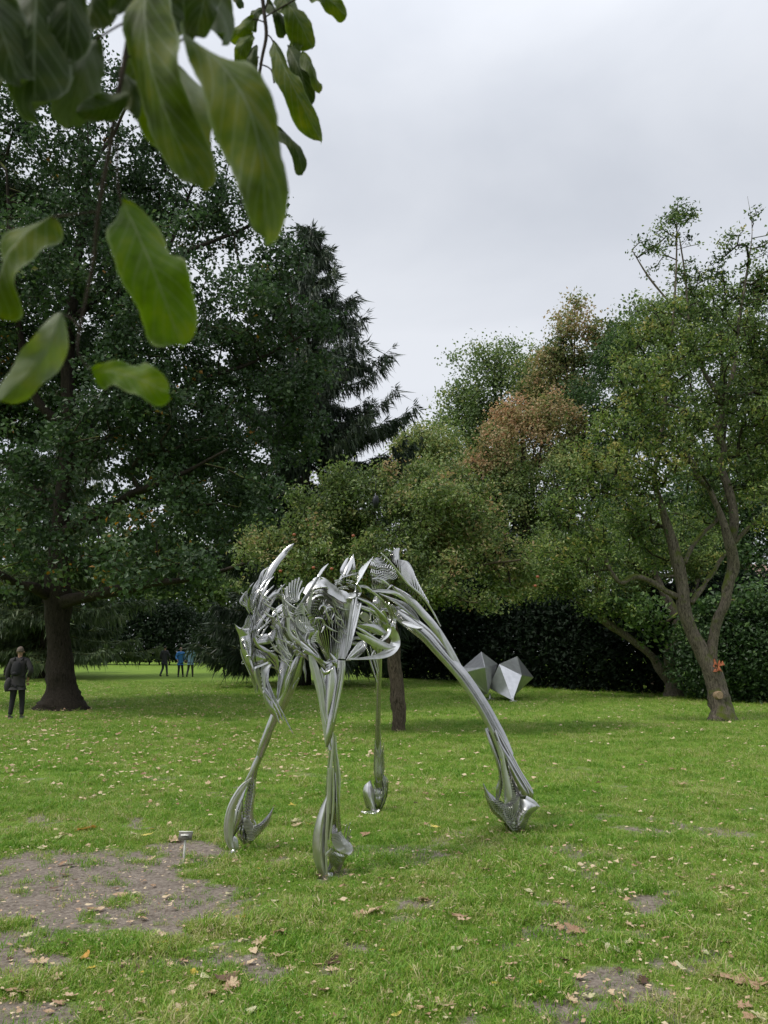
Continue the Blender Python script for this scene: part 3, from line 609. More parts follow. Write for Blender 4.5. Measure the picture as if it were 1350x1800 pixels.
bgtree('holly_tree', 'dark evergreen filling the gap behind both crooked trees', 37, 1150, [(1110,1010,70,0),(1200,1000,80,0),(1300,1010,90,1),(1000,1020,60,1),(1200,900,80,2),(1330,900,90,1),(1080,930,60,2),(1130,1075,28,-8.5,.45,1.6),(1155,1098,20,-8.5,.45,1.6),(1100,1065,20,-8.5,.4,1.5),(1225,1085,16,-9.5,.4,1.5),(1300,1080,42,-10.5,.15,1.2),(1350,1070,42,-10.5,.2,1.2),(1255,1075,30,-9.5,.1,1.2)], LEAF_SHRUB, 900, 42000, .19, .42, tint=(.30, .16))
bgtree('yew_tree', 'evergreen with shade in its near black leaf colour behind the faceted sculpture under the apple boughs', 48, 835, [(760,1010,70,0),(850,1000,75,0),(930,1030,70,0),(700,1040,55,1),(800,930,80,2),(900,940,70,2),(760,1065,46,-8,.2,1.3),(860,1055,48,-9,.25,1.3),(945,1070,44,-11,.25,1.3),(1035,1080,40,-14,.25,1.3),(640,1050,45,3),(980,1050,50,-1)], LEAF_DARK, 800, 42000, .26, .55, tint=(.42, .15))
# far left
bgtree('broadleaf_tree', 'sunlit light green tree left of the oak trunk at the left edge', 50, 20, [(20,1060,48,0,.1),(-30,1070,60,0),(60,1085,40,0,.05),(30,1110,40,-3),(-10,1120,40,-3),(75,1120,28,0,-.1),(70,1050,30,3),(100,1060,30,4)], LEAF_LIGHT, 300, 15000, .28, .6, tint=(.45, .17))
for i, (Y, u, bl, lab) in enumerate([
  (110, 60, [(0,1040,60,0),(80,1010,70,0),(160,1020,70,0),(40,1090,50,0),(130,1100,50,0)], 'far green tree over the lawn left of the oak trunk'),
  (112, 300, [(230,1000,80,0),(320,1010,80,0),(400,1020,80,0),(280,1080,60,0),(380,1090,50,0)], 'far green tree behind the weeping branches and the walkers'),
  (108, 560, [(480,1010,80,0),(560,1020,80,0),(640,1030,70,0),(500,1090,55,0),(600,1095,50,0)], 'far green tree behind the steel beast and the red table')]):
    bgtree('broadleaf_tree', lab, Y, u, bl, LEAF_GREEN if i else LEAF_LIGHT, 420, 20000, .62, 1.3, tint=(.30, .15))

# ---- hedges
def hedge(name, label, pts, h, th, mat, n, size, tint=(.45, .15), stems=0):
    """pts: ground polyline (x,y)"""
    p = np.array(pts, float); q = cat_spline(p, 60); x0, y0 = q[0]; root = empty(name, (x0, y0, float(gz(x0, y0)))); tag(root, label, 'hedge')
    V = []; sp = 60
    t_ = rng.random(n) * (sp - 1.001); i = t_.astype(int); f = t_ - i; c = q[i] * (1 - f[:, None]) + q[i + 1] * f[:, None]
    z = rng.random(n) ** .8; top = h * (.65 + .65 * fbm(c[:, 0] * .7, c[:, 1] * .7, 3, 4)) * (.8 + .4 * fbm(c[:, 0] * 2.6, c[:, 1] * 2.6, 2, 14)); off = rng.normal(0, 1, (n, 2)); off /= np.linalg.norm(off, axis=1, keepdims=True)
    bul = th * (.55 + .45 * np.sin(np.pi * np.clip(z, .05, .95))) * (.75 + .5 * fbm(c[:, 0] * 1.5 + 9, z * top * 1.5, 3, 8)); c2 = c + off * (bul * rng.random(n) ** .35)[:, None]
    C = np.column_stack([c2, gz(c2[:, 0], c2[:, 1]) + (.25 if stems else .02) + z * top])
    tn = tint[0] + (fbm(C[:, 0] * 1.2, C[:, 2] * 1.8, 3, 2) - .5) * .5 + rng.normal(0, tint[1], n)
    leaf_mesh('foliage', C, tn, size, mat, root)['kind'] = 'stuff'
    # woody core
    w_ = []; 
    L_ = np.linalg.norm(np.diff(q, axis=0), axis=1).sum(); ns_ = stems or int(L_ / 1.1)
    for k in range(ns_):
        c = q[int((k + .5) / ns_ * 59)]; zz = float(gz(c[0], c[1])); w_.append(c)
        tube('stem', [(c[0], c[1], zz - .05), (c[0] + rng.normal(0, .06), c[1], zz + h * .4), (c[0] + rng.normal(0, .15), c[1], zz + h * .8)], [.07, .055, .02], BARK_DARK, root, k=6)
    return root
def gx_(u, Y): return (P(u, 1148, Y).x, Y)
hedge('hedge', 'hedge with shade in its black green leaf colour on the lawn edge behind the faceted sculpture and crooked trees', [gx_(655, 47), gx_(760, 45), gx_(880, 39), gx_(1000, 35), gx_(1180, 31.5), gx_(1420, 29.5)], 4.3, 1.9, LEAF_DARK, 62000, .22, (.36, .17))
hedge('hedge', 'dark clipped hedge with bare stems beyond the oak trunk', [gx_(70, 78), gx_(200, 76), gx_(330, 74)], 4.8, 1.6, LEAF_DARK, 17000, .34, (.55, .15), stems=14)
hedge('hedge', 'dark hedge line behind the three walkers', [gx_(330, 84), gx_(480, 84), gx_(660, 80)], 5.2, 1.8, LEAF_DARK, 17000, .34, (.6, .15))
hedge('hedge', 'green bushes at the right edge behind the leaning trunk', [gx_(1235, 28), gx_(1300, 27), gx_(1400, 26)], 3.2, 1.5, LEAF_SHRUB, 24000, .13, (.30, .19))
hedge('hedge', 'far hedge closing the lawn at the left edge', [gx_(-250, 100), gx_(0, 98), gx_(120, 98)], 4.0, 2, LEAF_SHRUB, 14000, .42, (.5, .15))
# ---- the park behind the photographer (seen only in the polished steel and by its shade)
def backtree(x, y, h, r, lab):
    z = float(gz(x, y)); bl = [(x + rng.normal(0, r * .45), y + rng.normal(0, r * .45), z + h * f, r * (.75 - .25 * abs(f - .6)), 0, 1) for f in (.35, .45, .55, .65, .75, .85)]
    return tree('broadleaf_tree', lab, 'tree', (x, y, z), [('trunk', [(x, y, z - .1, .4), (x, y, z + 1, .28), (x, y, z + h * .5, .2), (x, y, z + h * .85, .05)])], bl, LEAF_GREEN, BARK_DARK, 380, 11000, .3, .5, tint=(.3, .15), step=1, rtip=.012, offview=1, group='trees behind the viewpoint')
for x, y, h, r, lab in ((-13, -13, 12, 4.5, 'tree behind the viewpoint, far left'), (-5, -17, 14, 5, 'tree behind the viewpoint, left of centre'), (3.5, -15, 11, 4.5, 'tree behind the viewpoint, right of centre'), (12, -13, 13, 5, 'tree behind the viewpoint, far right'), (20, -4, 12, 5, 'tree to the right of the viewpoint')):
    backtree(x, y, h, r, lab)
# ================================================================== THE STEEL BEAST
M_ST = steelmat('polished_stainless_steel', .52, .17); M_ST2 = steelmat('satin_stainless_steel', .72, .32)
def Yb(u): return float(np.interp(u, [400, 440, 500, 560, 620, 700, 760], [5.75, 5.75, 5.92, 5.95, 6.35, 7.25, 7.45]))
FR = {'A': (380, 930, 3.857), 'B': (600, 930, 3.75), 'C': (380, 1250, 4.219), 'D': (620, 1280, 3.97), 'E': (400, 940, 8.4375), 'F': (490, 960, 8.4375),
      'H': (590, 950, 8.4375), 'I': (400, 1100, 8.4375), 'J': (530, 1350, 8.57), 'U': (0, 0, 1)}
random.seed(4); beast = empty('steel_beast_sculpture', (G(580, 1535).x + .4, 6.6, 0))
tag(beast, 'polished stainless steel four legged horse-like skeletal beast of curved blades standing on the lawn', 'sculpture')
def W3(fr, x, y, Y=None, dy=0):
    a, b, s = FR[fr]; u, v = a + x / s, b + y / s; yy = ((Yb(u) if Y is None else Y) + dy) * 1.066
    return np.array(P(u, v, yy)), yy, s
def blade(fr, pts, name='blade', parent=None, Y=None, dy=0, arch=.22, tilt=(.3, .3), th=.005, n=None, mat=None, Ye=None):
    """tapering curved steel blade: pts (x, y, width) in survey units"""
    parent = parent or beast; q = cat_spline(pts, n or max(10, 7 * len(pts))); m_ = len(q); C = []; Wd = []
    for i, (x, y, w_) in enumerate(q):
        f = i / (m_ - 1); y_ = None if Y is None else (Y if Ye is None else Y + (Ye - Y) * f)
        d = dy if not isinstance(dy, tuple) else dy[0] + (dy[1] - dy[0]) * f
        c, yy, s = W3(fr, x, y, y_, d); C.append(c); Wd.append(max(.8, w_) / s * yy / FPX)
    C = np.array(C); Wd = np.array(Wd)
    t = np.gradient(C, axis=0); t /= np.linalg.norm(t, axis=1, keepdims=True) + 1e-9
    s = np.cross(t, np.array([0, 1., 0])); s /= np.linalg.norm(s, axis=1, keepdims=True) + 1e-9; nn = np.cross(s, t); nn *= np.where(nn[:, 1:2] > 0, -1, 1)
    a = np.linspace(tilt[0], tilt[1], m_)[:, None]; a = -a * s[:, 2:3] * .95 + a * .35 * (1 if len(pts) % 2 else -1); s2 = s * np.cos(a) + nn * np.sin(a); n2 = -s * np.sin(a) + nn * np.cos(a)
    Wd = (Wd / np.maximum(.45, np.cos(a[:, 0])))[:, None]; h = th / 2
    Lp = C - s2 * Wd / 2; Rp = C + s2 * Wd / 2; Mp = C + n2 * arch * Wd * .5; Q1 = C - s2 * Wd * .27 + n2 * arch * Wd * .36; Q2 = C + s2 * Wd * .27 + n2 * arch * Wd * .36
    ring = np.stack([Lp + n2 * h, Q1 + n2 * h, Mp + n2 * h, Q2 + n2 * h, Rp + n2 * h, Rp - n2 * h, Q2 - n2 * h, Mp - n2 * h, Q1 - n2 * h, Lp - n2 * h], 1)
    k = 10; i = np.arange(m_ - 1)[:, None] * k; j = np.arange(k)[None]; j2 = (j + 1) % k
    f = np.stack([i + j, i + k + j, i + k + j2, i + j2], -1).reshape(-1, 4).tolist(); f += [list(range(k)), [(m_ - 1) * k + z for z in range(k)][::-1]]
    return mesh(name, ring.reshape(-1, 3), f, mat or M_ST, parent, sharp=38)
def loft(fr, A, B, name='plate', parent=None, Y=None, dy=0, dyB=None, bulge=.03, th=.006, nu=22, nv=8, mat=None):
    """curved plate between two edge lines A and B"""
    parent = parent or beast; a = cat_spline([(x, y) for x, y in A], nu); b = cat_spline([(x, y) for x, y in B], nu); V = []
    for i in range(nu):
        for j in range(nv):
            g_ = j / (nv - 1); x, y = a[i] * (1 - g_) + b[i] * g_; d = dy + ((dyB if dyB is not None else dy) - dy) * g_
            c, yy, s = W3(fr, x, y, Y, d - bulge * math.sin(math.pi * g_) * math.sin(math.pi * (.15 + .7 * i / (nu - 1)))); V.append(c)
    V = np.array(V); V2 = V + np.array([0, th, 0]); n0 = len(V); F = []
    for i in range(nu - 1):
        for j in range(nv - 1):
            q = i * nv + j; F.append([q, q + 1, q + nv + 1, q + nv]); F.append([q + n0, q + nv + n0, q + nv + 1 + n0, q + 1 + n0])
    rim = [j for j in range(nv)] + [i * nv + nv - 1 for i in range(1, nu)] + [(nu - 1) * nv + j for j in range(nv - 2, -1, -1)] + [i * nv for i in range(nu - 2, 0, -1)]
    for q, r_ in zip(rim, rim[1:] + rim[:1]): F.append([r_, q, q + n0, r_ + n0])
    return mesh(name, np.vstack([V, V2]), F, mat or M_ST, parent, sharp=38)
def slats(fr, A, B, n, name='slat_fan', parent=None, Y=None, dy=0, dyB=0, bulge=(0, 0), deep=.035, th=.0035, taper=.15, stagger=0, mat=None, waves=0):
    """many thin parallel steel fins from line A to line B"""
    n = max(5, round(n * .74)); th = th * 1.25; parent = parent or beast; a = cat_spline(A, n); b = cat_spline(B, n); mb = MB(); M_ = 9
    for i in range(n):
        C = []; jit = random.uniform(-stagger, stagger)
        for j in range(M_):
            f = j / (M_ - 1); p = a[i] * (1 - f) + b[i] * f * 1.0 + (b[i] - a[i]) * jit * f
            wv = math.sin(f * math.pi * 3) * waves
            p = p + np.array(bulge) * math.sin(math.pi * f) + np.array([-(b[i] - a[i])[1], (b[i] - a[i])[0]]) * wv
            c, yy, s = W3(fr, p[0], p[1], Y, dy + (dyB - dy) * f + .012 * math.sin(i * .7)); C.append(c)
        C = np.array(C); t = np.gradient(C, axis=0); t /= np.linalg.norm(t, axis=1, keepdims=True) + 1e-9
        s = np.cross(t, np.array([0, 1., 0])); s /= np.linalg.norm(s, axis=1, keepdims=True) + 1e-9; nn = np.array([[0, 1., 0]])
        dd = np.linspace(1, taper, M_)[:, None] * deep; hh = np.linspace(1, .5, M_)[:, None] * th / 2
        ring = np.stack([C - s * hh, C + s * hh, C + s * hh * .7 + nn * dd, C - s * hh * .7 + nn * dd], 1).reshape(-1, 3)
        ii = [[q * 4 + w_, (q + 1) * 4 + w_, (q + 1) * 4 + (w_ + 1) % 4, q * 4 + (w_ + 1) % 4] for q in range(M_ - 1) for w_ in range(4)] + [[0, 1, 2, 3], [M_ * 4 - 1, M_ * 4 - 2, M_ * 4 - 3, M_ * 4 - 4]]
        mb.add(ring, ii)
    o = mb.build(name, mat or M_ST, parent, smooth=False); o['kind'] = 'stuff'; return o
def rod(fr, pts, r=.004, name='rod', parent=None, Y=None, dy=0):
    q = cat_spline(pts, max(6, 5 * len(pts))); m_ = len(q); C = [W3(fr, x, y, Y, dy)[0] for x, y in q]
    return tube(name, C, [r * (1 - .6 * abs(i / (m_ - 1) - .4)) for i in range(m_)], M_ST, parent or beast, k=5)

# --- head
head = loft('I', [(180, 170), (200, 350), (270, 560), (370, 760), (440, 980)], [(340, 130), (400, 330), (400, 480), (440, 700), (450, 1000)], 'head', dy=-.05, bulge=.05)
loft('I', [(400, 330), (400, 480), (430, 600)], [(560, 400), (640, 470), (620, 540)], 'cheek_plate', head, dy=-.03, bulge=.03)
for k in range(6):      # contour rings of the hollow snout plate
    s_ = 1 - k * .155; cx, cy = 500 - k * 3, 740 - k * 20
    ring = [(cx + (x - 500) * s_, cy + (y - 740) * s_) for x, y in ((600, 545), (470, 600), (410, 625), (405, 700), (440, 830), (510, 985), (545, 940), (552, 760), (585, 650), (632, 570), (600, 545))]
    blade('I', [(x, y, 22 * s_ + 5) for x, y in ring], 'contour_plate', head, dy=-.10 + .018 * k, arch=.0, tilt=(.05, .05), n=44, mat=M_ST2, th=.006)
blade('I', [(640, 560, 40), (590, 680, 50), (570, 850, 80), (600, 1050, 130), (640, 1230, 90), (720, 1340, 50), (770, 1450, 8)], 'jaw_blade', head, dy=(-.02, -.12), tilt=(-.6, .3))
blade('I', [(545, 930, 60), (640, 1080, 60), (760, 1290, 34), (830, 1420, 5)], 'jaw_blade', head, dy=(-.06, -.14), tilt=(.5, .1))
blade('I', [(610, 850, 18), (680, 1040, 30), (800, 1270, 24), (975, 1605, 5)], 'jaw_blade', head, dy=(-.05, -.16), tilt=(.2, .2))
blade('I', [(560, 950, 30), (600, 1100, 40), (680, 1300, 26), (760, 1440, 5)], 'jaw_blade', head, dy=(.0, -.05), tilt=(-.5, -.2))
for i, (x0, y0, x1, y1, w_) in enumerate(((600, 390, 760, 640, 70), (570, 440, 800, 800, 26), (555, 455, 745, 590, 26), (640, 600, 780, 740, 20), (620, 615, 730, 700, 12), (650, 400, 745, 560, 40))):
    blade('I', [(x0, y0, w_ * .6), ((x0 + x1) / 2 + 28, (y0 + y1) / 2 - 25, w_), (x1, y1, 4)], 'beard_blade', head, dy=-.08 + .02 * i, tilt=(.4 - .2 * i, .1))
blade('I', [(400, 270, 30), (520, 340, 60), (620, 380, 40), (710, 370, 5)], 'lip_blade', head, dy=-.08, tilt=(.5, .2))
blade('I', [(380, 180, 30), (440, 290, 40), (560, 390, 20)], 'lip_blade', head, dy=-.10)
slats('I', [(190, 200), (205, 260), (225, 330)], [(330, 190), (350, 270), (390, 340)], 9, 'brow_fins', head, dy=-.09, dyB=-.11, bulge=(0, 30), deep=.03)
for k in range(3): blade('I', [(190 + 10 * k, 350, 12), (225 + 14 * k, 480, 22), (300 + 20 * k, 640, 22), (360 + 20 * k, 800, 18), (410 + 8 * k, 1000, 3)], 'snout_blade', head, dy=-.03 + .03 * k, tilt=(.6 - .4 * k, .2))
blade('I', [(280, 500, 10), (290, 450, 26), (330, 450, 26), (335, 480, 8)], 'nostril', head, dy=-.11, arch=.5)
blade('I', [(240, 500, 8), (215, 540, 14), (215, 565, 10), (250, 560, 4)], 'nostril', head, dy=.05)
loft('E', [(105, 1320), (125, 1390), (170, 1500), (185, 1600)], [(190, 1395), (250, 1390), (330, 1400), (350, 1600)], 'forehead_plate', head, dy=-.05, bulge=.02)
blade('E', [(105, 1320, 6), (150, 1375, 16), (200, 1398, 20), (260, 1340, 16), (330, 1220, 8)], 'brow_horn', head, dy=-.09)
for k in range(5): blade('E', [(240 + 22 * k, 1400 + 25 * k, 22), (280 + 24 * k, 1270 + 20 * k, 24), (320 + 20 * k, 1180 + 5 * k, 6)], 'brow_blade', head, dy=-.06 + .03 * k, tilt=(.5 - .25 * k, 0))
# eye loop
blade('E', [(445, 1500, 20), (470, 1420, 30), (560, 1340, 26), (690, 1210, 18), (760, 1150, 6)], 'eye_rim', head, dy=-.07, arch=.5)
blade('E', [(445, 1510, 18), (500, 1500, 26), (545, 1420, 24), (600, 1350, 12)], 'eye_rim', head, dy=-.06, arch=.5)
blade('E', [(400, 1560, 70), (420, 1400, 90), (480, 1280, 70), (590, 1150, 40), (640, 1080, 10)], 'cheek_blade', head, dy=-.02, tilt=(.6, -.2))
blade('I', [(430, 250, 60), (560, 200, 150), (640, 180, 120), (690, 60, 60), (640, 0, 30)], 'eye_plate', head, dy=.04, arch=.35)
slats('E', [(560, 1330), (570, 1240), (640, 1180), (690, 1270)], [(650, 1200), (660, 1260), (670, 1330), (700, 1380)], 12, 'temple_fins', head, dy=-.1, dyB=-.07, bulge=(10, -40))
# horn and mane
horn = blade('E', [(985, 130, 6), (930, 180, 52), (830, 290, 84), (740, 400, 84), (660, 520, 90), (590, 640, 100), (540, 780, 92), (480, 940, 80), (430, 1100, 60), (380, 1260, 30)], 'horn', head, dy=(.0, -.02), tilt=(.3, .5), arch=.3)
blade('E', [(690, 385, 5), (610, 500, 22), (550, 620, 26), (500, 760, 20), (470, 900, 6)], 'mane_blade', head, dy=-.05, tilt=(-.2, .3))
blade('E', [(600, 480, 5), (520, 560, 40), (490, 680, 70), (460, 800, 60), (400, 1000, 40), (350, 1150, 10)], 'mane_blade', head, dy=.03, tilt=(-.5, -.2))
for i, (x, y) in enumerate(((490, 630), (390, 705), (480, 700), (470, 790), (480, 735), (330, 800), (310, 830))):
    blade('E', [(x, y, 4), (x - 55 - 4 * i, y + 75, 20), (x - 110, y + 190, 30), (345 + 6 * i, 1050 + 10 * i, 14), (370, 1180, 8)], 'mane_feather', head, dy=-.10 + .025 * i, tilt=(-.5 + .15 * i, .3))
slats('E', [(330, 910), (300, 1000), (295, 1070), (330, 1140)], [(480, 830), (440, 930), (400, 1020), (400, 1100)], 14, 'mane_fins', head, dy=-.1, dyB=-.12, bulge=(-14, -26), deep=.05)
for i, (x, y) in enumerate(((685, 620), (625, 625), (590, 690), (600, 735), (690, 750), (680, 770), (555, 800), (865, 720), (840, 740), (720, 890), (700, 930), (690, 985))):
    f = i / 11
    blade('E', [(x, y, 5), (x - 70 - 30 * f, y + 70 + 30 * f, 22), (x - 150 - 60 * f, y + 230 + 40 * f, 32), (420 + 10 * i, 1180 + 14 * i, 24), (400 + 6 * i, 1330 + 8 * i, 8)], 'neck_feather', head, dy=-.09 + .022 * i, tilt=(.6 - .1 * i, .2))
blade('E', [(210, 865, 6), (240, 890, 26), (275, 960, 60), (290, 1080, 40), (330, 1170, 14)], 'mane_feather', head, dy=.06, tilt=(.2, .4))
# neck ribs
for i in range(7):
    blade('A', [(285 + 14 * i, 560 - 14 * i, 14), (340 + 12 * i, 480 - 10 * i, 20), (400 + 12 * i, 440 + 8 * i, 22), (450 + 9 * i, 470 + 12 * i, 20), (480, 560 + 10 * i, 8)], 'neck_rib', dy=.02 + .035 * i, tilt=(.5 - .18 * i, 0))
blade('E', [(665, 1200, 12), (740, 1130, 90), (830, 1080, 110), (900, 1080, 60)], 'neck_plate', dy=.02)
blade('A', [(480, 560, 30), (420, 640, 60), (440, 760, 70), (470, 860, 60), (440, 1000, 40), (415, 1160, 6)], 'throat_blade', dy=(.1, -.02), tilt=(.7, -.3))
blade('A', [(400, 600, 24), (450, 700, 50), (520, 760, 60), (560, 860, 40)], 'throat_blade', dy=.16, tilt=(-.5, .3))
blade('A', [(480, 600, 70), (470, 760, 90), (500, 870, 60)], 'throat_blade', dy=.2, tilt=(.2, -.3))

# --- shoulders and chest
chest = loft('A', [(700, 345), (650, 380), (620, 430), (600, 520), (640, 640), (700, 800), (760, 900)], [(740, 350), (830, 420), (885, 500), (905, 600), (890, 700), (860, 820), (800, 905)], 'chest', dy=.12, dyB=.14, bulge=.09)
for k, (d1, d2, w_) in enumerate(((0, 0, 64), (6, 26, 26), (10, 44, 22), (14, 62, 18), (18, 80, 16))):
    blade('A', [(600 + d1, 440 + d2, w_ * .5), (650 + d1 * .5, 385 + d2, w_), (715, 368 + d2, w_ * 1.2), (775 - d1, 405 + d2, w_ * 1.1), (835 - d1, 445 + d2, w_ * 1.1), (885 - d1 * 1.5, 475 + d2 * .8, w_), (895 - d1 * 2, 560 + d2 * .5, w_ * .6),
                (905 - d1 * 2, 640, w_ * .5), (890 - d1 * 2, 760, w_ * .5), (865 - d1 * 2, 880, w_ * .3)], 'shoulder_plate', chest, dy=-.06 + .028 * k, arch=.08, tilt=(.75 - .25 * (k % 2), .75), n=46, mat=M_ST2)
blade('A', [(935, 430, 6), (920, 442, 50), (890, 470, 70), (905, 520, 36), (915, 600, 20)], 'shoulder_plate', chest, dy=-.07, arch=.05, tilt=(.7, .7), mat=M_ST2)
slats('A', [(630, 450), (615, 520), (600, 580), (650, 640)], [(700, 470), (740, 540), (700, 590), (690, 660)], 14, 'chest_fins', chest, dy=-.02, dyB=-.0, bulge=(8, -24), deep=.06)
slats('A', [(640, 640), (700, 600), (780, 560), (860, 540), (895, 620)], [(740, 880), (760, 890), (790, 890), (830, 880), (865, 850)], 20, 'chest_slats', chest, dy=.0, dyB=-.03, bulge=(6, 0), deep=.08, th=.005)
slats('A', [(640, 520), (700, 480), (780, 480), (850, 520)], [(670, 680), (720, 700), (780, 660), (850, 720)], 22, 'chest_slats', chest, dy=.05, dyB=.02, bulge=(-8, 0), deep=.08, th=.004, waves=.05)
for (cx, cy, r_) in ((770, 560, 34), (700, 640, 40), (720, 540, 22)):
    blade('A', [(cx - r_, cy + 10, 8), (cx - r_ * .5, cy - r_ * .8, 14), (cx + r_ * .4, cy - r_ * .7, 16), (cx + r_ * .8, cy + r_ * .3, 14), (cx + r_ * .3, cy + r_ * 1.6, 5)], 'chest_hook', chest, dy=-.06, arch=.4)
# chest V edge
blade('A', [(488, 600, 26), (492, 670, 18), (510, 720, 20), (570, 770, 22), (630, 820, 22), (690, 890, 20), (745, 950, 8)], 'chest_edge', chest, dy=-.10, arch=.5, tilt=(.3, .6), mat=M_ST2)
loft('A', [(500, 620), (505, 700), (560, 760), (640, 820), (700, 880)], [(640, 660), (670, 690), (640, 760), (690, 830), (730, 900)], 'chest_plate', chest, dy=-.03, bulge=.04)
for k in range(4): blade('A', [(580 + 20 * k, 800 + 22 * k, 12), (660 + 12 * k, 850 + 14 * k, 20), (730, 905 + 6 * k, 20), (790, 890 - 4 * k, 20), (845, 905, 6)], 'chest_rib', chest, dy=-.12 + .03 * k, tilt=(.6 - .3 * k, .2))
blade('A', [(770, 840, 5), (790, 880, 40), (800, 910, 60), (850, 905, 20)], 'breast_knot', chest, dy=-.14, arch=.7)
blade('A', [(740, 940, 8), (775, 915, 40), (820, 905, 40), (850, 915, 12)], 'breast_knot', chest, dy=-.12, arch=.7)
for (x, y, w_) in ((490, 785, 30), (520, 800, 44), (545, 830, 34), (575, 850, 30), (540, 775, 24), (600, 840, 26)):
    blade('A', [(x - 20, y + 5, 5), (x, y - 8, w_), (x + 30, y + 10, w_ * .7), (x + 50, y + 40, 5)], 'elbow_scale', chest, dy=-.02 - .01 * (x % 5), arch=.7, tilt=(.5, -.3))
# fan with dark stripes left of the shoulder
slats('E', [(1130, 780), (1080, 640), (1000, 660), (930, 700), (870, 790), (850, 900)], [(1060, 960), (1040, 990), (1010, 1000), (980, 1010), (950, 1000), (920, 990)], 12, 'shoulder_fan', dy=.06, dyB=.03, bulge=(-26, 10), deep=.05, th=.011, mat=M_ST2)

# knotted striped scrolls
slats('E', [(1010, 1230), (1080, 1200), (1150, 1210), (1210, 1280)], [(1130, 1440), (1170, 1460), (1230, 1420), (1280, 1360)], 9, 'striped_scroll', dy=-.12, dyB=-.13, bulge=(-16, 40), deep=.04, th=.010, mat=M_ST2)
slats('E', [(1010, 1190), (1000, 1120), (1030, 1050), (1080, 1010)], [(1170, 1240), (1160, 1220), (1150, 1200), (1140, 1180)], 9, 'striped_scroll', dy=-.12, dyB=-.12, bulge=(20, -46), deep=.04, th=.009, mat=M_ST2)
slats('F', [(470, 1430), (480, 1370), (520, 1310), (560, 1270)], [(640, 1480), (630, 1430), (600, 1380), (590, 1330)], 9, 'striped_scroll', dy=-.11, dyB=-.10, bulge=(10, -40), deep=.04, th=.009, mat=M_ST2)
# vertical needles by the neck
for i, (x0, y0, x1, y1) in enumerate(((440, 380, 462, 590), (468, 400, 478, 600), (455, 440, 470, 590), (482, 450, 482, 600), (500, 420, 488, 590), (520, 470, 492, 600), (445, 520, 470, 600), (530, 510, 500, 600))):
    rod('A', [(x0, y0), (x0 * .4 + x1 * .6 - 3, (y0 + y1) / 2), (x1, y1)], .0055, 'needle', dy=-.12 + .015 * i)
# sweeping shoulder fins
for k in range(4):
    blade('F', [(735 - 30 * k, 262 + 46 * k, 6), (650 - 26 * k, 350 + 40 * k, 40 - 6 * k), (560 - 20 * k, 500 + 40 * k, 34), (470 - 10 * k, 640 + 30 * k, 30), (360, 800 + 16 * k, 26), (270, 940 + 10 * k, 20), (200, 1060, 8)], 'shoulder_fin', dy=(-.16 + .05 * k, -.10), tilt=(.4 - .2 * k, .4))
for k in range(4): blade('F', [(590 - 10 * k, 540 + 12 * k, 5), (500 - 4 * k, 660 + 30 * k, 26), (450 + 8 * k, 800 + 20 * k, 24), (420 + 12 * k, 950 + 30 * k, 6)], 'shoulder_fin', dy=-.07 + .03 * k, tilt=(.6, -.2), mat=M_ST2)
blade('F', [(600, 445, 5), (650, 500, 30), (720, 590, 30), (760, 640, 6)], 'shoulder_fin', dy=-.02)

# --- back crest
slats('H', [(20, 640), (90, 520), (180, 490), (330, 480)], [(0, 700), (120, 640), (200, 600), (300, 590)], 10, 'back_fins', dy=-.02, dyB=.1, bulge=(14, -20), deep=.05, th=.008, mat=M_ST2)
for k in range(7): blade('H', [(10 + 10 * k, 660 - 22 * k, 6), (90 + 8 * k, 560 - 12 * k, 16), (200, 520 - 8 * k + 6 * k, 16), (340, 480 + 22 * k, 6)], 'back_rib', dy=.0 + .04 * k, arch=.4)
blade('H', [(85, 500, 30), (100, 430, 60), (160, 300, 40), (190, 255, 5)], 'back_fin', dy=.05, tilt=(-.3, -.1)); blade('H', [(140, 510, 60), (190, 400, 80), (240, 290, 50), (265, 205, 4)], 'back_fin', dy=.08, tilt=(.4, .2))
blade('H', [(250, 520, 110), (240, 420, 120), (255, 330, 60), (270, 260, 10)], 'back_fin', dy=.12, tilt=(.1, .3)); blade('H', [(360, 560, 80), (375, 470, 70), (370, 380, 40), (362, 315, 5)], 'back_fin', dy=.12)
for k in range(5): blade('H', [(557 - 38 * k, 240 + 34 * k, 5), (470 - 28 * k, 380 + 20 * k, 16), (380 - 12 * k, 540 + 10 * k, 18), (315, 645, 10)], 'back_spike', dy=-.12 + .03 * k, tilt=(.3, .3), mat=M_ST2)
for i in range(26):
    x = random.uniform(10, 280); y = random.uniform(600, 730); a = random.uniform(-.6, .6)
    blade('H', [(x - 40 * math.cos(a), y - 40 * math.sin(a), 4), (x, y - 10, 16), (x + 40 * math.cos(a), y + 40 * math.sin(a), 5)], 'back_scale', dy=random.uniform(-.12, .1), arch=.6, tilt=(random.uniform(-1, 1), random.uniform(-1, 1)))
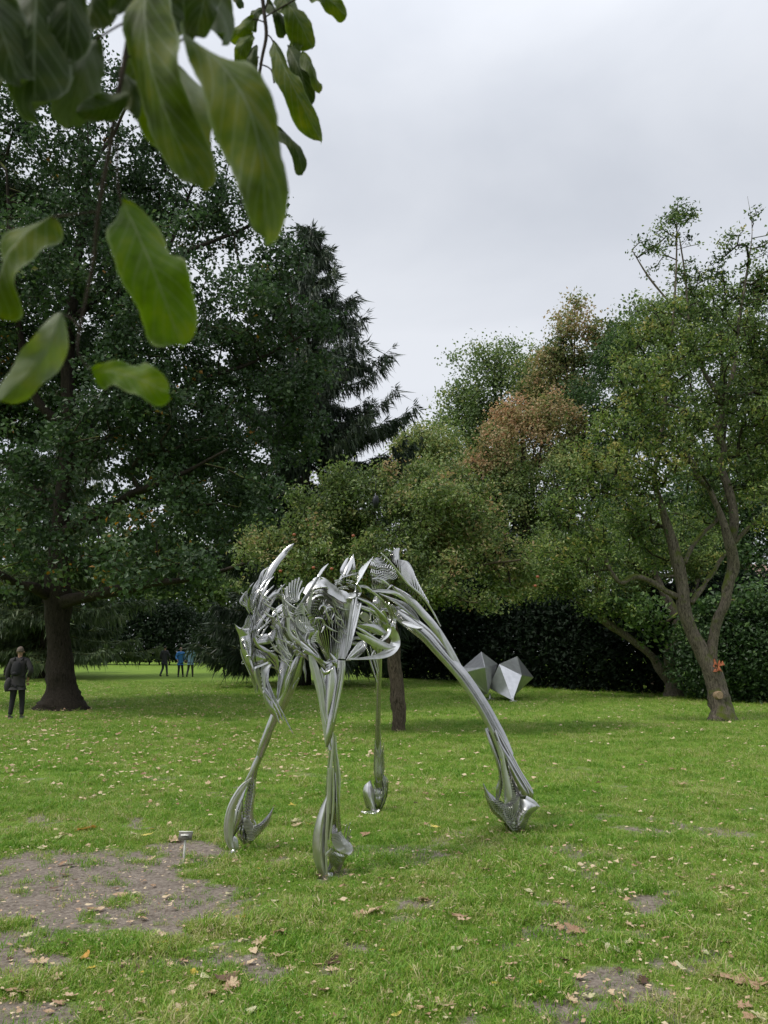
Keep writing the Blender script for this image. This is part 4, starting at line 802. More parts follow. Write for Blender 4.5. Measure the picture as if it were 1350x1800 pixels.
# spine hub
for k in range(6): blade('H', [(310, 640, 14), (345 - 10 * k, 700 + 10 * k, 46 - 4 * k), (360 - 14 * k, 780, 40), (330, 850, 8)], 'spine_knot', dy=-.13 + .04 * k, tilt=(.8 - .3 * k, .5), arch=.5)
blade('H', [(365, 680, 30), (440, 690, 46), (530, 750, 40), (640, 840, 34), (720, 920, 24), (780, 1030, 22), (820, 1150, 10)], 'spine_blade', dy=(-.14, -.05), tilt=(.6, .2), mat=M_ST2)
blade('H', [(270, 830, 6), (360, 860, 40), (480, 920, 60), (600, 1020, 46), (720, 1160, 60), (790, 1280, 20)], 'rib', dy=(-.14, -.12), tilt=(.3, .5))
blade('H', [(330, 980, 10), (450, 1020, 50), (580, 1060, 60), (700, 1180, 50), (800, 1300, 8)], 'rib', dy=(-.10, -.10), tilt=(.5, .2)); blade('H', [(310, 960, 10), (420, 985, 26), (540, 1040, 20), (640, 1130, 6)], 'rib', dy=-.12, mat=M_ST2)
blade('H', [(300, 1200, 20), (380, 1240, 70), (500, 1280, 80), (620, 1310, 90), (700, 1380, 20)], 'rib', dy=(-.14, -.06), tilt=(-.5, .4)); blade('H', [(530, 1250, 8), (580, 1210, 50), (620, 1160, 20), (600, 1140, 4)], 'rib', dy=.0)
blade('H', [(280, 1270, 8), (400, 1340, 40), (520, 1420, 44), (640, 1490, 40), (760, 1540, 30), (850, 1560, 8)], 'rib', dy=(-.16, -.12), tilt=(.4, .3), mat=M_ST2)
blade('H', [(600, 1160, 8), (650, 1260, 36), (690, 1350, 40), (700, 1430, 26), (640, 1480, 8)], 'rib', dy=-.08, mat=M_ST2)
blade('H', [(380, 1080, 50), (440, 1140, 120), (470, 1200, 60)], 'rib', dy=.10, arch=.05, mat=M_ST2); blade('H', [(520, 960, 10), (515, 1080, 26), (520, 1230, 20)], 'rod', dy=.1)
for k in range(8):   # nested hip hoops
    o_ = 22 * k; blade('H', [(590 + o_ * .6, 830 + o_ * .2, 8), (560 + o_, 920 + o_ * .5, 20), (590 + o_ * .9, 1020 + o_ * .3, 22), (680 + o_ * .5, 1110, 22), (790 + o_ * .1, 1190 - o_ * .2, 8)], 'hip_hoop', dy=-.04 + .04 * k, tilt=(.5, -.3), arch=.4)
for k in range(4): blade('H', [(690 + 50 * k, 890 + 20 * k, 8), (760 + 40 * k, 970 + 20 * k, 24), (820 + 22 * k, 1070 + 14 * k, 24), (850 + 12 * k, 1190, 20), (820, 1280, 8)], 'hip_blade', dy=-.1 + .05 * k, tilt=(.2, .6 - .3 * k))
for i in range(10):
    x, y = 830 + random.uniform(-40, 50), 1230 + random.uniform(-80, 90)
    blade('H', [(x, y - 40, 6), (x + 14, y, 26), (x - 6, y + 40, 6)], 'hip_scale', dy=random.uniform(-.12, 0), arch=.8, tilt=(random.uniform(-1, 1), 0), mat=M_ST2)
# big pale hook under the belly
blade('A', [(895, 882, 5), (960, 880, 12), (1050, 872, 24), (1120, 858, 42), (1175, 830, 62), (1212, 785, 66), (1215, 740, 56), (1200, 700, 44), (1190, 660, 8)], 'belly_hook', dy=(-.12, -.16), tilt=(.8, .7), arch=.1, mat=M_ST2, n=50)
blade('A', [(950, 700, 8), (1010, 740, 40), (1090, 780, 46), (1160, 800, 34), (1215, 798, 5)], 'belly_blade', dy=(-.16, -.2), tilt=(.3, .4), mat=M_ST2)
blade('A', [(945, 690, 5), (1000, 740, 20), (1100, 795, 22), (1190, 805, 6)], 'belly_blade', dy=-.1, tilt=(-.4, .2)); blade('A', [(960, 655, 10), (1040, 668, 50), (1120, 690, 60), (1150, 700, 8)], 'belly_blade', dy=-.16, tilt=(-.3, .5))
for k in range(6): blade('A', [(1000 - 4 * k, 765 + 6 * k, 5), (985 - 8 * k, 800 + 3 * k, 12), (945 - 6 * k, 835, 10), (900, 875 - 2 * k, 4)], 'belly_rib', dy=-.13 + .04 * k, tilt=(.5, .5), mat=M_ST2)
blade('A', [(1010, 770, 20), (995, 815, 30), (950, 860, 24), (910, 885, 8)], 'belly_blade', dy=.1, tilt=(.5, .2))
blade('A', [(1110, 560, 60), (1130, 620, 80), (1190, 690, 60), (1210, 760, 30)], 'hip_plate', dy=.05, tilt=(.5, -.2)); blade('A', [(1120, 760, 10), (1160, 720, 26), (1175, 670, 22), (1150, 640, 8)], 'hip_blade', dy=-.13, mat=M_ST2)
# bundle of long needles beside the shoulder
for i in range(15):
    f = i / 14; x0 = 915 + 70 * f + random.uniform(-6, 6); y0 = 440 + 90 * abs(f - .3) + random.uniform(0, 30); x1 = 872 + 36 * f + random.uniform(-6, 6); y1 = 880 - 60 * f + random.uniform(-30, 0)
    blade('A', [(x0, y0, 3), (x0 * .62 + x1 * .38, y0 * .62 + y1 * .38, 10), (x0 * .25 + x1 * .75, y0 * .25 + y1 * .75, 8), (x1, y1, 3)], 'long_needle', dy=-.20 + .02 * (i % 6), tilt=(.4, .8), mat=M_ST2)
for i in range(7): blade('A', [(880 + 5 * i, 890, 3), (905 + 10 * i, 850 - 4 * i, 7), (935 + 12 * i, 810 - 6 * i, 7), (965 + 8 * i, 770 - 4 * i, 3)], 'belly_needle', dy=-.14 + .02 * i, tilt=(.3, .5), mat=M_ST2)
# filler blades inside the rib cage
for i in range(46):
    x = random.uniform(400, 1180); top = 480 if x > 560 else 560; y = random.uniform(top, 800); a = random.uniform(-.5, 1.3); l = random.uniform(40, 110); w_ = random.uniform(8, 30)
    blade('A', [(x - l * math.cos(a), y - l * math.sin(a), 3), (x + random.uniform(-12, 12), y + random.uniform(-12, 12), w_), (x + l * math.cos(a), y + l * math.sin(a), 3)], 'inner_blade', dy=random.uniform(.1, .42), arch=.35, tilt=(random.uniform(-.9, .9), random.uniform(-.9, .9)))

for i in range(64):      # fine curved ribs laid over shoulder, neck and hip
    x, y, dx, dy_ = random.choice(((470, 560, 60, 90), (350, 520, 50, 80), (560, 640, 60, 120), (1020, 620, 90, 90), (820, 620, 60, 160), (450, 820, 50, 80)))
    x += random.uniform(-dx, dx); y += random.uniform(-dy_, dy_); a = random.uniform(.3, 1.3); l = random.uniform(36, 80)
    blade('A', [(x - l * math.cos(a), y - l * math.sin(a), 2), (x - 6, y + 10, random.uniform(5, 13)), (x + l * math.cos(a) * .8, y + l * math.sin(a), 2)], 'fine_rib', dy=random.uniform(-.16, -.02), arch=.5, tilt=(random.uniform(.2, .9), .3), mat=M_ST2)
# --- rump fan
rump = blade('B', [(262, 158, 6), (310, 205, 10), (380, 290, 12), (440, 360, 12), (530, 440, 12), (600, 540, 12), (655, 642, 6)], 'rump_blade', dy=-.12, tilt=(.9, .9), mat=M_ST2, n=40)
slats('B', [(205, 190), (195, 240), (200, 290), (240, 320)], [(270, 170), (320, 230), (350, 280), (372, 305)], 13, 'rump_fins', rump, dy=-.02, dyB=-.10, bulge=(6, 22), deep=.05, th=.0045, waves=.07, mat=M_ST2)
slats('B', [(205, 215), (235, 225), (280, 232), (330, 240), (365, 270)], [(205, 310), (240, 318), (280, 318), (330, 312), (368, 306)], 17, 'rump_fins', rump, dy=-.04, dyB=-.05, bulge=(-10, 0), deep=.05, th=.006, waves=.05, mat=M_ST2)
slats('B', [(360, 290), (400, 320), (440, 370), (490, 420), (540, 480)], [(390, 390), (420, 400), (450, 430), (500, 470), (560, 540)], 18, 'rump_slats', rump, dy=-.08, dyB=.0, bulge=(8, 4), deep=.06, th=.004)
slats('B', [(270, 165), (330, 150), (375, 125), (380, 200)], [(300, 195), (340, 215), (360, 235), (400, 300)], 14, 'rump_slats', rump, dy=.06, dyB=.02, bulge=(0, 8), deep=.05, th=.005)
slats('B', [(380, 200), (430, 215), (470, 270), (510, 360), (570, 470)], [(400, 300), (430, 340), (460, 380), (520, 440), (570, 500)], 30, 'rump_slats', rump, dy=.12, dyB=.0, bulge=(6, 0), deep=.06, th=.006)
loft('B', [(195, 200), (190, 270), (195, 340), (205, 410)], [(255, 180), (330, 270), (340, 330), (300, 380)], 'rump_plate', rump, dy=.06, bulge=.06)
loft('B', [(330, 150), (385, 125), (372, 195), (440, 215), (480, 280)], [(300, 190), (350, 240), (390, 290), (430, 340), (480, 390)], 'rump_plate', rump, dy=.16, bulge=.03)
blade('B', [(203, 328, 8), (250, 325, 14), (290, 350, 14), (320, 375, 5)], 'rump_hoop', rump, dy=-.1, mat=M_ST2)
slats('B', [(205, 335), (230, 335), (260, 340), (290, 355)], [(205, 400), (240, 405), (280, 400), (310, 380)], 12, 'rump_slats', rump, dy=-.07, dyB=-.02, deep=.04)
blade('B', [(200, 410, 8), (270, 408, 24), (340, 418, 26), (400, 450, 24), (440, 490, 6)], 'rump_band', rump, dy=-.12, tilt=(.5, .2), mat=M_ST2)
blade('B', [(300, 400, 4), (325, 375, 14), (340, 380, 12), (350, 400, 20), (380, 430, 4)], 'rump_tooth', rump, dy=-.08)

# --- right hind leg (foot at right)
def YR(u): return float(np.interp(u, [690, 760, 830, 905], [7.35, 7.45, 7.4, 7.2]))
leg4 = blade('B', [(290, 500, 30), (380, 560, 80), (460, 620, 92), (560, 700, 90), (640, 790, 84), (730, 890, 80), (800, 970, 82), (870, 1070, 84), (940, 1180, 86), (1000, 1290, 88), (1050, 1390, 90), (1090, 1500, 96)], 'leg', Y=7.40, Ye=7.2, arch=.45, tilt=(.15, .35), n=60)
blade('B', [(340, 378, 6), (400, 420, 30), (470, 480, 44), (540, 560, 50), (610, 640, 50), (680, 740, 44), (740, 840, 38), (790, 930, 28), (812, 975, 6)], 'thigh_blade', leg4, Y=7.32, arch=.35, tilt=(.6, .4), mat=M_ST2, n=44)
blade('B', [(430, 480, 6), (500, 540, 26), (570, 610, 30), (640, 700, 34), (700, 790, 36), (725, 860, 8)], 'thigh_blade', leg4, Y=7.44, tilt=(-.3, .5))
for k in range(5): blade('B', [(250 + 20 * k, 425 + 8 * k, 5), (340 + 20 * k, 470 + 6 * k, 16), (420 + 18 * k, 530 + 10 * k, 18), (490 + 8 * k, 590 + 12 * k, 14), (535, 645, 5)], 'thigh_strip', leg4, Y=7.36 + .05 * k, tilt=(.6 - .2 * k, .1))
blade('B', [(400, 615, 10), (450, 628, 34), (500, 645, 24), (540, 648, 4)], 'thigh_spur', leg4, Y=7.3, tilt=(.6, .6), mat=M_ST2)
blade('B', [(640, 660, 6), (700, 790, 20), (760, 900, 16), (800, 960, 4)], 'thigh_strip', leg4, Y=7.3, mat=M_ST2)
blade('B', [(790, 940, 8), (806, 968, 26), (830, 1020, 14), (870, 1080, 4)], 'knee_plate', leg4, Y=7.28)
# shin and hoof of that leg, frame D
blade('D', [(930, 0, 20), (975, 120, 34), (1015, 240, 30), (1035, 340, 30), (1020, 430, 40), (1010, 500, 20)], 'shin_blade', leg4, Y=7.2, tilt=(.6, .2))
blade('D', [(1010, 90, 5), (1045, 180, 14), (1060, 280, 26), (1085, 400, 34), (1090, 480, 40), (1060, 530, 10)], 'shin_blade', leg4, Y=7.13, tilt=(.2, .5), mat=M_ST2)
slats('D', [(1060, 190), (1075, 280), (1090, 380), (1120, 450), (1160, 490)], [(1095, 170), (1150, 270), (1200, 370), (1225, 430), (1235, 480)], 20, 'shin_fins', leg4, Y=7.17, dyB=.03, bulge=(-8, 18), deep=.04)
loft('D', [(1000, 0), (1040, 100), (1110, 210), (1190, 340), (1250, 450), (1240, 510)], [(985, 40), (1030, 160), (1070, 280), (1110, 400), (1150, 480), (1190, 530)], 'shin_plate', leg4, Y=7.19, bulge=.05)
blade('D', [(1015, 20, 20), (1090, 160, 22), (1165, 300, 20), (1225, 400, 24), (1248, 460, 26), (1240, 510, 10)], 'shin_edge', leg4, Y=7.15, tilt=(.7, .5))
slats('D', [(1020, 340), (1030, 400), (1035, 450), (1030, 500)], [(1068, 380), (1072, 430), (1070, 470), (1060, 510)], 9, 'heel_fins', leg4, Y=7.16, bulge=(0, 10), deep=.04)
hoof4 = loft('D', [(1160, 490), (1150, 560), (1120, 620), (1105, 690), (1120, 725)], [(1245, 505), (1300, 545), (1240, 610), (1210, 680), (1180, 725)], 'hoof', leg4, Y=7.16, bulge=.09, mat=M_ST2)
loft('D', [(925, 450), (960, 540), (1030, 620), (1095, 680), (1120, 722)], [(1015, 500), (1080, 530), (1150, 520), (1175, 600), (1165, 715)], 'hoof_shell', hoof4, Y=7.22, bulge=.10)
loft('D', [(1045, 200), (1050, 300), (1060, 400), (1060, 500), (1110, 560)], [(1110, 215), (1180, 340), (1235, 430), (1245, 500), (1215, 560)], 'shin_shell', hoof4, Y=7.24, bulge=.04, mat=M_ST2)
slats('D', [(1035, 230), (1040, 320), (1050, 410), (1045, 490)], [(1090, 300), (1115, 380), (1140, 450), (1165, 500)], 18, 'shin_fins', hoof4, Y=7.12, dyB=.02, bulge=(-14, 20), deep=.05, th=.0045, mat=M_ST2)
slats('D', [(935, 480), (980, 560), (1040, 620), (1095, 690)], [(1040, 500), (1090, 560), (1130, 610), (1170, 690)], 20, 'hoof_fins', hoof4, Y=7.07, bulge=(-4, 22), deep=.05, th=.005, mat=M_ST2)
blade('D', [(1200, 500, 60), (1260, 530, 50), (1305, 548, 5)], 'hoof_spur', hoof4, Y=7.14, arch=.3, mat=M_ST2)
slats('D', [(1000, 500), (1050, 540), (1110, 540), (1150, 500), (1165, 480)], [(1080, 640), (1110, 660), (1140, 640), (1160, 600), (1170, 540)], 22, 'hoof_fins', hoof4, Y=7.10, bulge=(-10, 26), deep=.06, th=.005, mat=M_ST2)
slats('D', [(1170, 540), (1150, 600), (1120, 650), (1100, 700)], [(1240, 560), (1230, 620), (1215, 670), (1195, 710)], 12, 'hoof_fins', hoof4, Y=7.06, bulge=(-4, 26), deep=.03, th=.004)
blade('D', [(910, 385, 4), (930, 440, 22), (965, 500, 60), (1000, 560, 66), (1060, 610, 70), (1110, 660, 40)], 'dew_claw', hoof4, Y=7.12, arch=.4)
slats('D', [(915, 400), (945, 470), (990, 520), (1040, 560)], [(940, 520), (965, 580), (1010, 630), (1070, 660)], 14, 'claw_fins', hoof4, Y=7.07, bulge=(6, 6), deep=.05, th=.005)
blade('D', [(1090, 640, 90), (1120, 690, 70), (1150, 722, 30)], 'hoof_sole', hoof4, Y=7.2, tilt=(.2, .2))

# --- rear left leg (thin upright, frame B / D)
leg3 = blade('B', [(252, 760, 34), (250, 900, 34), (246, 1050, 34), (243, 1200, 32), (240, 1350, 34), (243, 1500, 36)], 'leg', Y=7.9, Ye=8.1, arch=.6, tilt=(.1, .3))
for k, (x0, y0, x1, y1) in enumerate(((165, 775, 236, 1010), (190, 770, 240, 960), (215, 780, 246, 940), (262, 850, 258, 960))): blade('B', [(x0, y0, 6), ((x0 + x1) / 2 - 2, (y0 + y1) / 2, 14), (x1, y1, 5)], 'thigh_blade', leg3, Y=7.85 + .04 * k, tilt=(.4, .1))
blade('B', [(218, 800, 6), (205, 830, 14), (196, 858, 5)], 'thigh_blade', leg3, Y=7.8, mat=M_ST2)
blade('D', [(182, 0, 26), (182, 120, 34), (180, 240, 44), (180, 340, 56), (175, 380, 30)], 'shin_blade', leg3, Y=8.08, arch=.5)
for k in range(15):
    f = k / 14; s_ = 1 if k % 2 else -1; y = 130 + 190 * f
    blade('D', [(182 + s_ * 6, y + 60, 6), (182 + s_ * (20 + 6 * f), y + 20, 9), (184 + s_ * (34 + 10 * f) * (1 if s_ > 0 else .9), y - 45, 2)], 'shin_feather', leg3, Y=8.05 + .01 * k, tilt=(.5 * s_, .2))
hoof3 = loft('D', [(80, 400), (70, 450), (90, 500), (120, 560), (135, 600)], [(125, 362), (150, 440), (150, 500), (160, 560), (165, 600)], 'hoof', leg3, Y=8.05, bulge=.08, mat=M_ST2)
loft('D', [(150, 370), (150, 440), (150, 500), (160, 560)], [(210, 300), (240, 430), (225, 520), (185, 590)], 'hoof_plate', hoof3, Y=8.12, bulge=-.04)
slats('D', [(150, 400), (165, 430), (200, 415), (235, 420)], [(160, 470), (185, 480), (205, 470), (232, 455)], 11, 'hoof_fins', hoof3, Y=8.0, bulge=(0, -10), deep=.05, th=.006, mat=M_ST2)
for k in range(12): blade('D', [(85 + 13 * k, 430 + 20 * abs(math.sin(k * .6)), 5), (95 + 10 * k, 490, 12), (118 + 5.5 * k, 560 - 2 * abs(k - 6), 4)], 'hoof_feather', hoof3, Y=8.02 + .01 * k, tilt=(.5, -.2))
for k in range(4): blade('D', [(185 + 14 * k, 300 + 10 * k, 4), (215 + 10 * k, 380, 8), (225 + 4 * k, 470, 8), (190 + 4 * k, 570, 3)], 'hoof_feather', hoof3, Y=8.1 + .02 * k)
loft('D', [(85, 430), (95, 500), (120, 570), (140, 605)], [(150, 420), (200, 430), (215, 510), (180, 595)], 'hoof_shell', hoof3, Y=8.14, bulge=.06)
blade('D', [(58, 582, 4), (100, 592, 22), (150, 590, 30), (185, 568, 8)], 'hoof_sole', hoof3, Y=8.0, tilt=(.9, .9)); blade('D', [(90, 460, 40), (115, 530, 50), (145, 600, 40), (150, 625, 10)], 'hoof_plate', hoof3, Y=8.13)

# --- front left leg (foot at left), frame A / C
leg1 = blade('A', [(575, 860, 50), (545, 940, 84), (510, 1030, 92), (470, 1120, 88), (430, 1210, 76), (390, 1290, 62), (355, 1370, 54), (320, 1460, 50), (295, 1540, 50)], 'leg', Y=6.2, Ye=6.35, arch=.4, tilt=(.2, .4), n=44)
blade('A', [(500, 860, 40), (470, 960, 60), (450, 1060, 50), (430, 1130, 20), (415, 1160, 4)], 'forearm_blade', leg1, Y=6.12, tilt=(-.5, .4))
blade('I', [(1030, 470, 6), (980, 600, 30), (920, 720, 26), (870, 840, 14), (855, 960, 4)], 'forearm_blade', leg1, Y=6.1, mat=M_ST2, tilt=(.4, .3)); blade('I', [(900, 400, 10), (850, 520, 80), (820, 700, 60), (770, 850, 40), (730, 1030, 4)], 'forearm_blade', leg1, Y=6.16, tilt=(.3, .6))
blade('I', [(1000, 400, 10), (940, 500, 40), (890, 640, 30), (880, 720, 4)], 'forearm_blade', leg1, Y=6.08, tilt=(-.4, .2)); blade('I', [(665, 1345, 4), (640, 1420, 16), (608, 1510, 4)], 'forearm_blade', leg1, Y=6.2, mat=M_ST2)
blade('I', [(1120, 440, 30), (1130, 560, 50), (1150, 700, 30), (1160, 840, 5)], 'elbow_blade', leg1, Y=6.25, tilt=(.3, .2)); blade('I', [(1050, 760, 40), (1000, 850, 34), (965, 945, 5)], 'elbow_blade', leg1, Y=6.22)
blade('C', [(430, 40, 40), (385, 180, 50), (335, 310, 46), (285, 420, 50), (265, 520, 56), (250, 640, 50), (240, 760, 50)], 'shin_blade', leg1, Y=6.38, Ye=6.45, arch=.5, tilt=(.1, .5))
blade('C', [(355, 230, 4), (300, 370, 18), (250, 470, 24), (215, 520, 8)], 'shin_blade', leg1, Y=6.36, mat=M_ST2)
slats('C', [(250, 520), (230, 580), (215, 640), (205, 700), (205, 770)], [(285, 560), (275, 610), (262, 670), (255, 730), (255, 780)], 16, 'shin_fins', leg1, Y=6.38, bulge=(0, 12), deep=.04)
blade('C', [(285, 500, 14), (282, 600, 20), (265, 700, 22), (265, 790, 30), (290, 840, 20)], 'shin_edge', leg1, Y=6.40)
hoof1 = blade('C', [(264, 497, 10), (200, 560, 40), (150, 640, 54), (115, 720, 60), (98, 800, 66), (90, 880, 62), (96, 960, 50), (120, 1030, 16)], 'hoof', leg1, Y=6.42, arch=.5, tilt=(.5, .5), mat=M_ST2, n=44)
blade('C', [(262, 495, 6), (190, 552, 12), (130, 640, 12), (88, 730, 12), (68, 830, 12), (68, 930, 10), (90, 1010, 5)], 'hoof_rim', hoof1, Y=6.36, tilt=(.2, .2), mat=M_ST2, n=36)
loft('C', [(255, 520), (200, 600), (150, 700), (125, 800), (115, 900), (120, 960)], [(215, 560), (200, 680), (205, 800), (185, 850), (140, 920), (125, 965)], 'hoof_plate', hoof1, Y=6.46, bulge=.03)
blade('C', [(105, 930, 30), (130, 960, 50), (145, 1000, 40), (165, 1035, 6)], 'hoof_toe', hoof1, Y=6.45, mat=M_ST2)
loft('C', [(200, 790), (170, 850), (155, 920), (200, 990)], [(215, 830), (225, 880), (225, 930), (230, 985)], 'heel_plate', hoof1, Y=6.5, bulge=.06)
slats('C', [(200, 800), (205, 850), (220, 900), (240, 960)], [(250, 790), (300, 830), (330, 880), (290, 930)], 20, 'heel_fins', hoof1, Y=6.42, bulge=(10, 8), deep=.05, th=.004, mat=M_ST2)
loft('C', [(235, 560), (215, 660), (205, 760), (200, 830), (235, 960)], [(285, 540), (275, 660), (265, 770), (300, 850), (310, 930)], 'heel_shell', hoof1, Y=6.52, bulge=.04)
blade('C', [(427, 708, 3), (400, 770, 26), (360, 830, 46), (310, 880, 60), (260, 930, 60), (240, 980, 30)], 'dew_claw', hoof1, Y=6.48, arch=.4)
slats('C', [(420, 730), (380, 800), (330, 850), (280, 870)], [(385, 850), (340, 900), (300, 940), (260, 975)], 14, 'claw_fins', hoof1, Y=6.43, bulge=(0, 6), deep=.04)

# --- front right leg (nearest foot), frame A / J
leg2 = blade('A', [(775, 930, 60), (775, 1040, 86), (768, 1160, 84), (762, 1280, 66), (765, 1400, 44), (775, 1500, 40)], 'leg', Y=5.92, Ye=5.85, arch=.7, tilt=(.1, .2))
blade('A', [(640, 850, 30), (665, 940, 56), (695, 1050, 52), (715, 1160, 40), (730, 1280, 34), (742, 1400, 24), (748, 1480, 8)], 'forearm_blade', leg2, Y=5.86, tilt=(.5, .5), mat=M_ST2)
blade('A', [(700, 950, 30), (722, 1060, 40), (740, 1180, 30), (748, 1300, 8)], 'forearm_blade', leg2, Y=5.88, tilt=(-.4, -.2)); blade('A', [(785, 950, 30), (782, 1050, 40), (770, 1150, 30), (755, 1260, 6)], 'forearm_blade', leg2, Y=5.80, arch=.6, tilt=(.2, .2), mat=M_ST2)
blade('A', [(850, 890, 50), (845, 980, 56), (828, 1080, 54), (808, 1190, 50), (785, 1300, 52), (765, 1400, 44), (745, 1480, 8)], 'forearm_blade', leg2, Y=5.84, arch=.6, tilt=(-.3, .3))
blade('A', [(862, 900, 8), (856, 1000, 14), (840, 1100, 14), (815, 1220, 10), (795, 1310, 4)], 'forearm_blade', leg2, Y=5.80, mat=M_ST2)
blade('A', [(712, 940, 8), (735, 975, 26), (775, 960, 26), (795, 940, 8)], 'forearm_cuff', leg2, Y=5.80, arch=.7); blade('A', [(650, 900, 4), (690, 1060, 10), (715, 1220, 10), (745, 1330, 4)], 'forearm_blade', leg2, Y=5.81, mat=M_ST2)
for k, (x0, x1, w_, yy) in enumerate(((845, 822, 14, 5.84), (860, 840, 16, 5.80), (870, 880, 18, 5.82), (880, 905, 16, 5.86))):
    blade('C', [(x0 + 8, 140 + 14 * k, 4), (x0 - 2 + 4 * k, 300, w_), (x1 + 6, 480, w_ + 6), (x1, 640, w_ + 8), (x1 + 2 * k, 760, w_)], 'shin_blade', leg2, Y=yy, tilt=(.5 - .3 * k, .3), mat=M_ST2 if k % 2 else M_ST)
hoof2 = loft('J', [(385, 395), (290, 590), (215, 810), (170, 1060), (175, 1300), (240, 1540), (340, 1680)], [(400, 395), (390, 600), (365, 810), (355, 1060), (350, 1300), (365, 1540), (385, 1690)], 'hoof', leg2, Y=5.80, dyB=-.03, bulge=.05, mat=M_ST2, nu=34)
blade('J', [(420, 0, 44), (412, 250, 44), (400, 500, 44), (392, 750, 40), (378, 1000, 36), (370, 1300, 34), (385, 1690, 26)], 'hoof_blade', hoof2, Y=5.74, arch=.3, tilt=(.2, .2), mat=M_ST2, n=36)
blade('J', [(450, 0, 50), (445, 300, 56), (430, 600, 60), (420, 850, 50), (400, 1080, 20)], 'hoof_blade', hoof2, Y=5.82, arch=-.5, tilt=(.3, .3)); blade('J', [(480, 0, 16), (485, 300, 22), (478, 600, 24), (450, 850, 22), (425, 1010, 14), (412, 1150, 10)], 'hoof_blade', hoof2, Y=5.74, tilt=(.4, .4), mat=M_ST2)
loft('J', [(485, 100), (490, 400), (480, 650), (470, 850), (460, 960), (440, 1100)], [(530, 50), (555, 300), (575, 560), (590, 800), (605, 970), (640, 1080)], 'shin_plate', hoof2, Y=5.82, bulge=.06)
slats('J', [(495, 480), (490, 620), (475, 760), (460, 880), (450, 980)], [(575, 620), (590, 760), (600, 880), (605, 960), (620, 1050)], 24, 'shin_fins', hoof2, Y=5.76, dyB=.03, bulge=(-10, 24), deep=.05, th=.004)
slats('J', [(455, 1000), (470, 1150), (520, 1230), (600, 1270), (700, 1310)], [(600, 960), (660, 1060), (720, 1120), (770, 1190), (770, 1240)], 34, 'hoof_fins', hoof2, Y=5.72, dyB=.02, bulge=(6, 14), deep=.06, th=.004, mat=M_ST2)

slats('J', [(420, 1230), (480, 1250), (560, 1290), (660, 1310), (740, 1280)], [(440, 1440), (500, 1500), (550, 1560), (590, 1500), (650, 1380)], 24, 'hoof_slats', hoof2, Y=5.75, dyB=.03, bulge=(-20, 10), deep=.07, th=.0045)
loft('J', [(450, 990), (460, 1120), (520, 1210), (620, 1270), (700, 1300)], [(600, 980), (660, 1070), (730, 1120), (775, 1200), (760, 1260)], 'hoof_plate', hoof2, Y=5.82, bulge=.03)
loft('J', [(430, 1240), (520, 1270), (640, 1310), (740, 1270)], [(450, 1440), (510, 1510), (570, 1560), (640, 1400)], 'hoof_plate', hoof2, Y=5.88, bulge=.03)
for i, (x0, y0, x1, y1) in enumerate(((640, 1050, 680, 850), (680, 1090, 735, 825), (700, 1110, 745, 930), (715, 1120, 745, 1020), (695, 1100, 712, 880))): rod('J', [(x0, y0), ((x0 + x1) / 2 - 4, (y0 + y1) / 2), (x1, y1)], .0045, 'hoof_spike', hoof2, Y=5.75 + .015 * i)
blade('J', [(360, 1335, 8), (385, 1290, 34), (445, 1215, 10)], 'hoof_spur', hoof2, Y=5.70, mat=M_ST2); blade('J', [(440, 1330, 50), (450, 1450, 60), (400, 1560, 40), (400, 1680, 20)], 'hoof_sole', hoof2, Y=5.86)
for (u, v, Y) in ((412, 1492, 6.90), (578, 1540, 6.18), (657, 1428, 8.50), (905, 1462, 7.64)):
    p = P(u, v, Y); gzz = float(gz(p.x, p.y)); tube('foot_plate', [(p.x, p.y, gzz - .06), (p.x, p.y, gzz + .018)], [.034, .03], M_ST, beast, k=12)
for s_ in (leg1, leg2, leg3, leg4, head, chest): pass

# ================================================================== FACETED SCULPTURE
M_PANEL = flat('matt_steel_panel', (.64, .64, .65), .30, metal=.78, nscale=6, amt=.12, bmp=.02)
fac = empty('faceted_sculpture', (P(877, 1230, 27).x, 27.4, float(gz(4, 26)))); tag(fac, 'grey steel sculpture of two joined faceted polyhedra resting on their points before the dark hedge', 'sculpture')
def zq(x, y, Y): return P(780 + x / 7.5, 1120 + y / 7.5, Y + 2.2)
def hull(name, pts):
    bm = bmesh.new()
    for p in pts: bm.verts.new(p)
    bmesh.ops.convex_hull(bm, input=bm.verts); bmesh.ops.delete(bm, geom=[v for v in bm.verts if not v.link_faces], context='VERTS')
    bmesh.ops.bevel(bm, geom=[e for e in bm.edges if e.calc_face_angle(0) > .1], offset=.008, segments=1, affect='EDGES')
    vs = [tuple(v.co) for v in bm.verts]; bm.verts.index_update(); fs = [[v.index for v in f.verts] for f in bm.faces]; bm.free()
    return mesh(name, vs, fs, M_PANEL, fac, smooth=False)
def poly(V, F):
    k = list(V); vs = [tuple(zq(*V[q])) for q in k]; fs = [[k.index(c) for c in f] for f in F.split()]
    cen = sum((Vector(v) for v in vs), Vector()) / len(vs); bm = bmesh.new(); bv = [bm.verts.new(v) for v in vs]
    for f in fs: bm.faces.new([bv[i] for i in f])
    bmesh.ops.recalc_face_normals(bm, faces=bm.faces); bmesh.ops.bevel(bm, geom=[e for e in bm.edges], offset=.007, segments=1, affect='EDGES')
    bm.verts.index_update(); vs = [tuple(v.co) for v in bm.verts]; fs = [[v.index for v in f.verts] for f in bm.faces]; bm.free()
    return mesh('polyhedron', vs, fs, M_PANEL, fac, smooth=False)
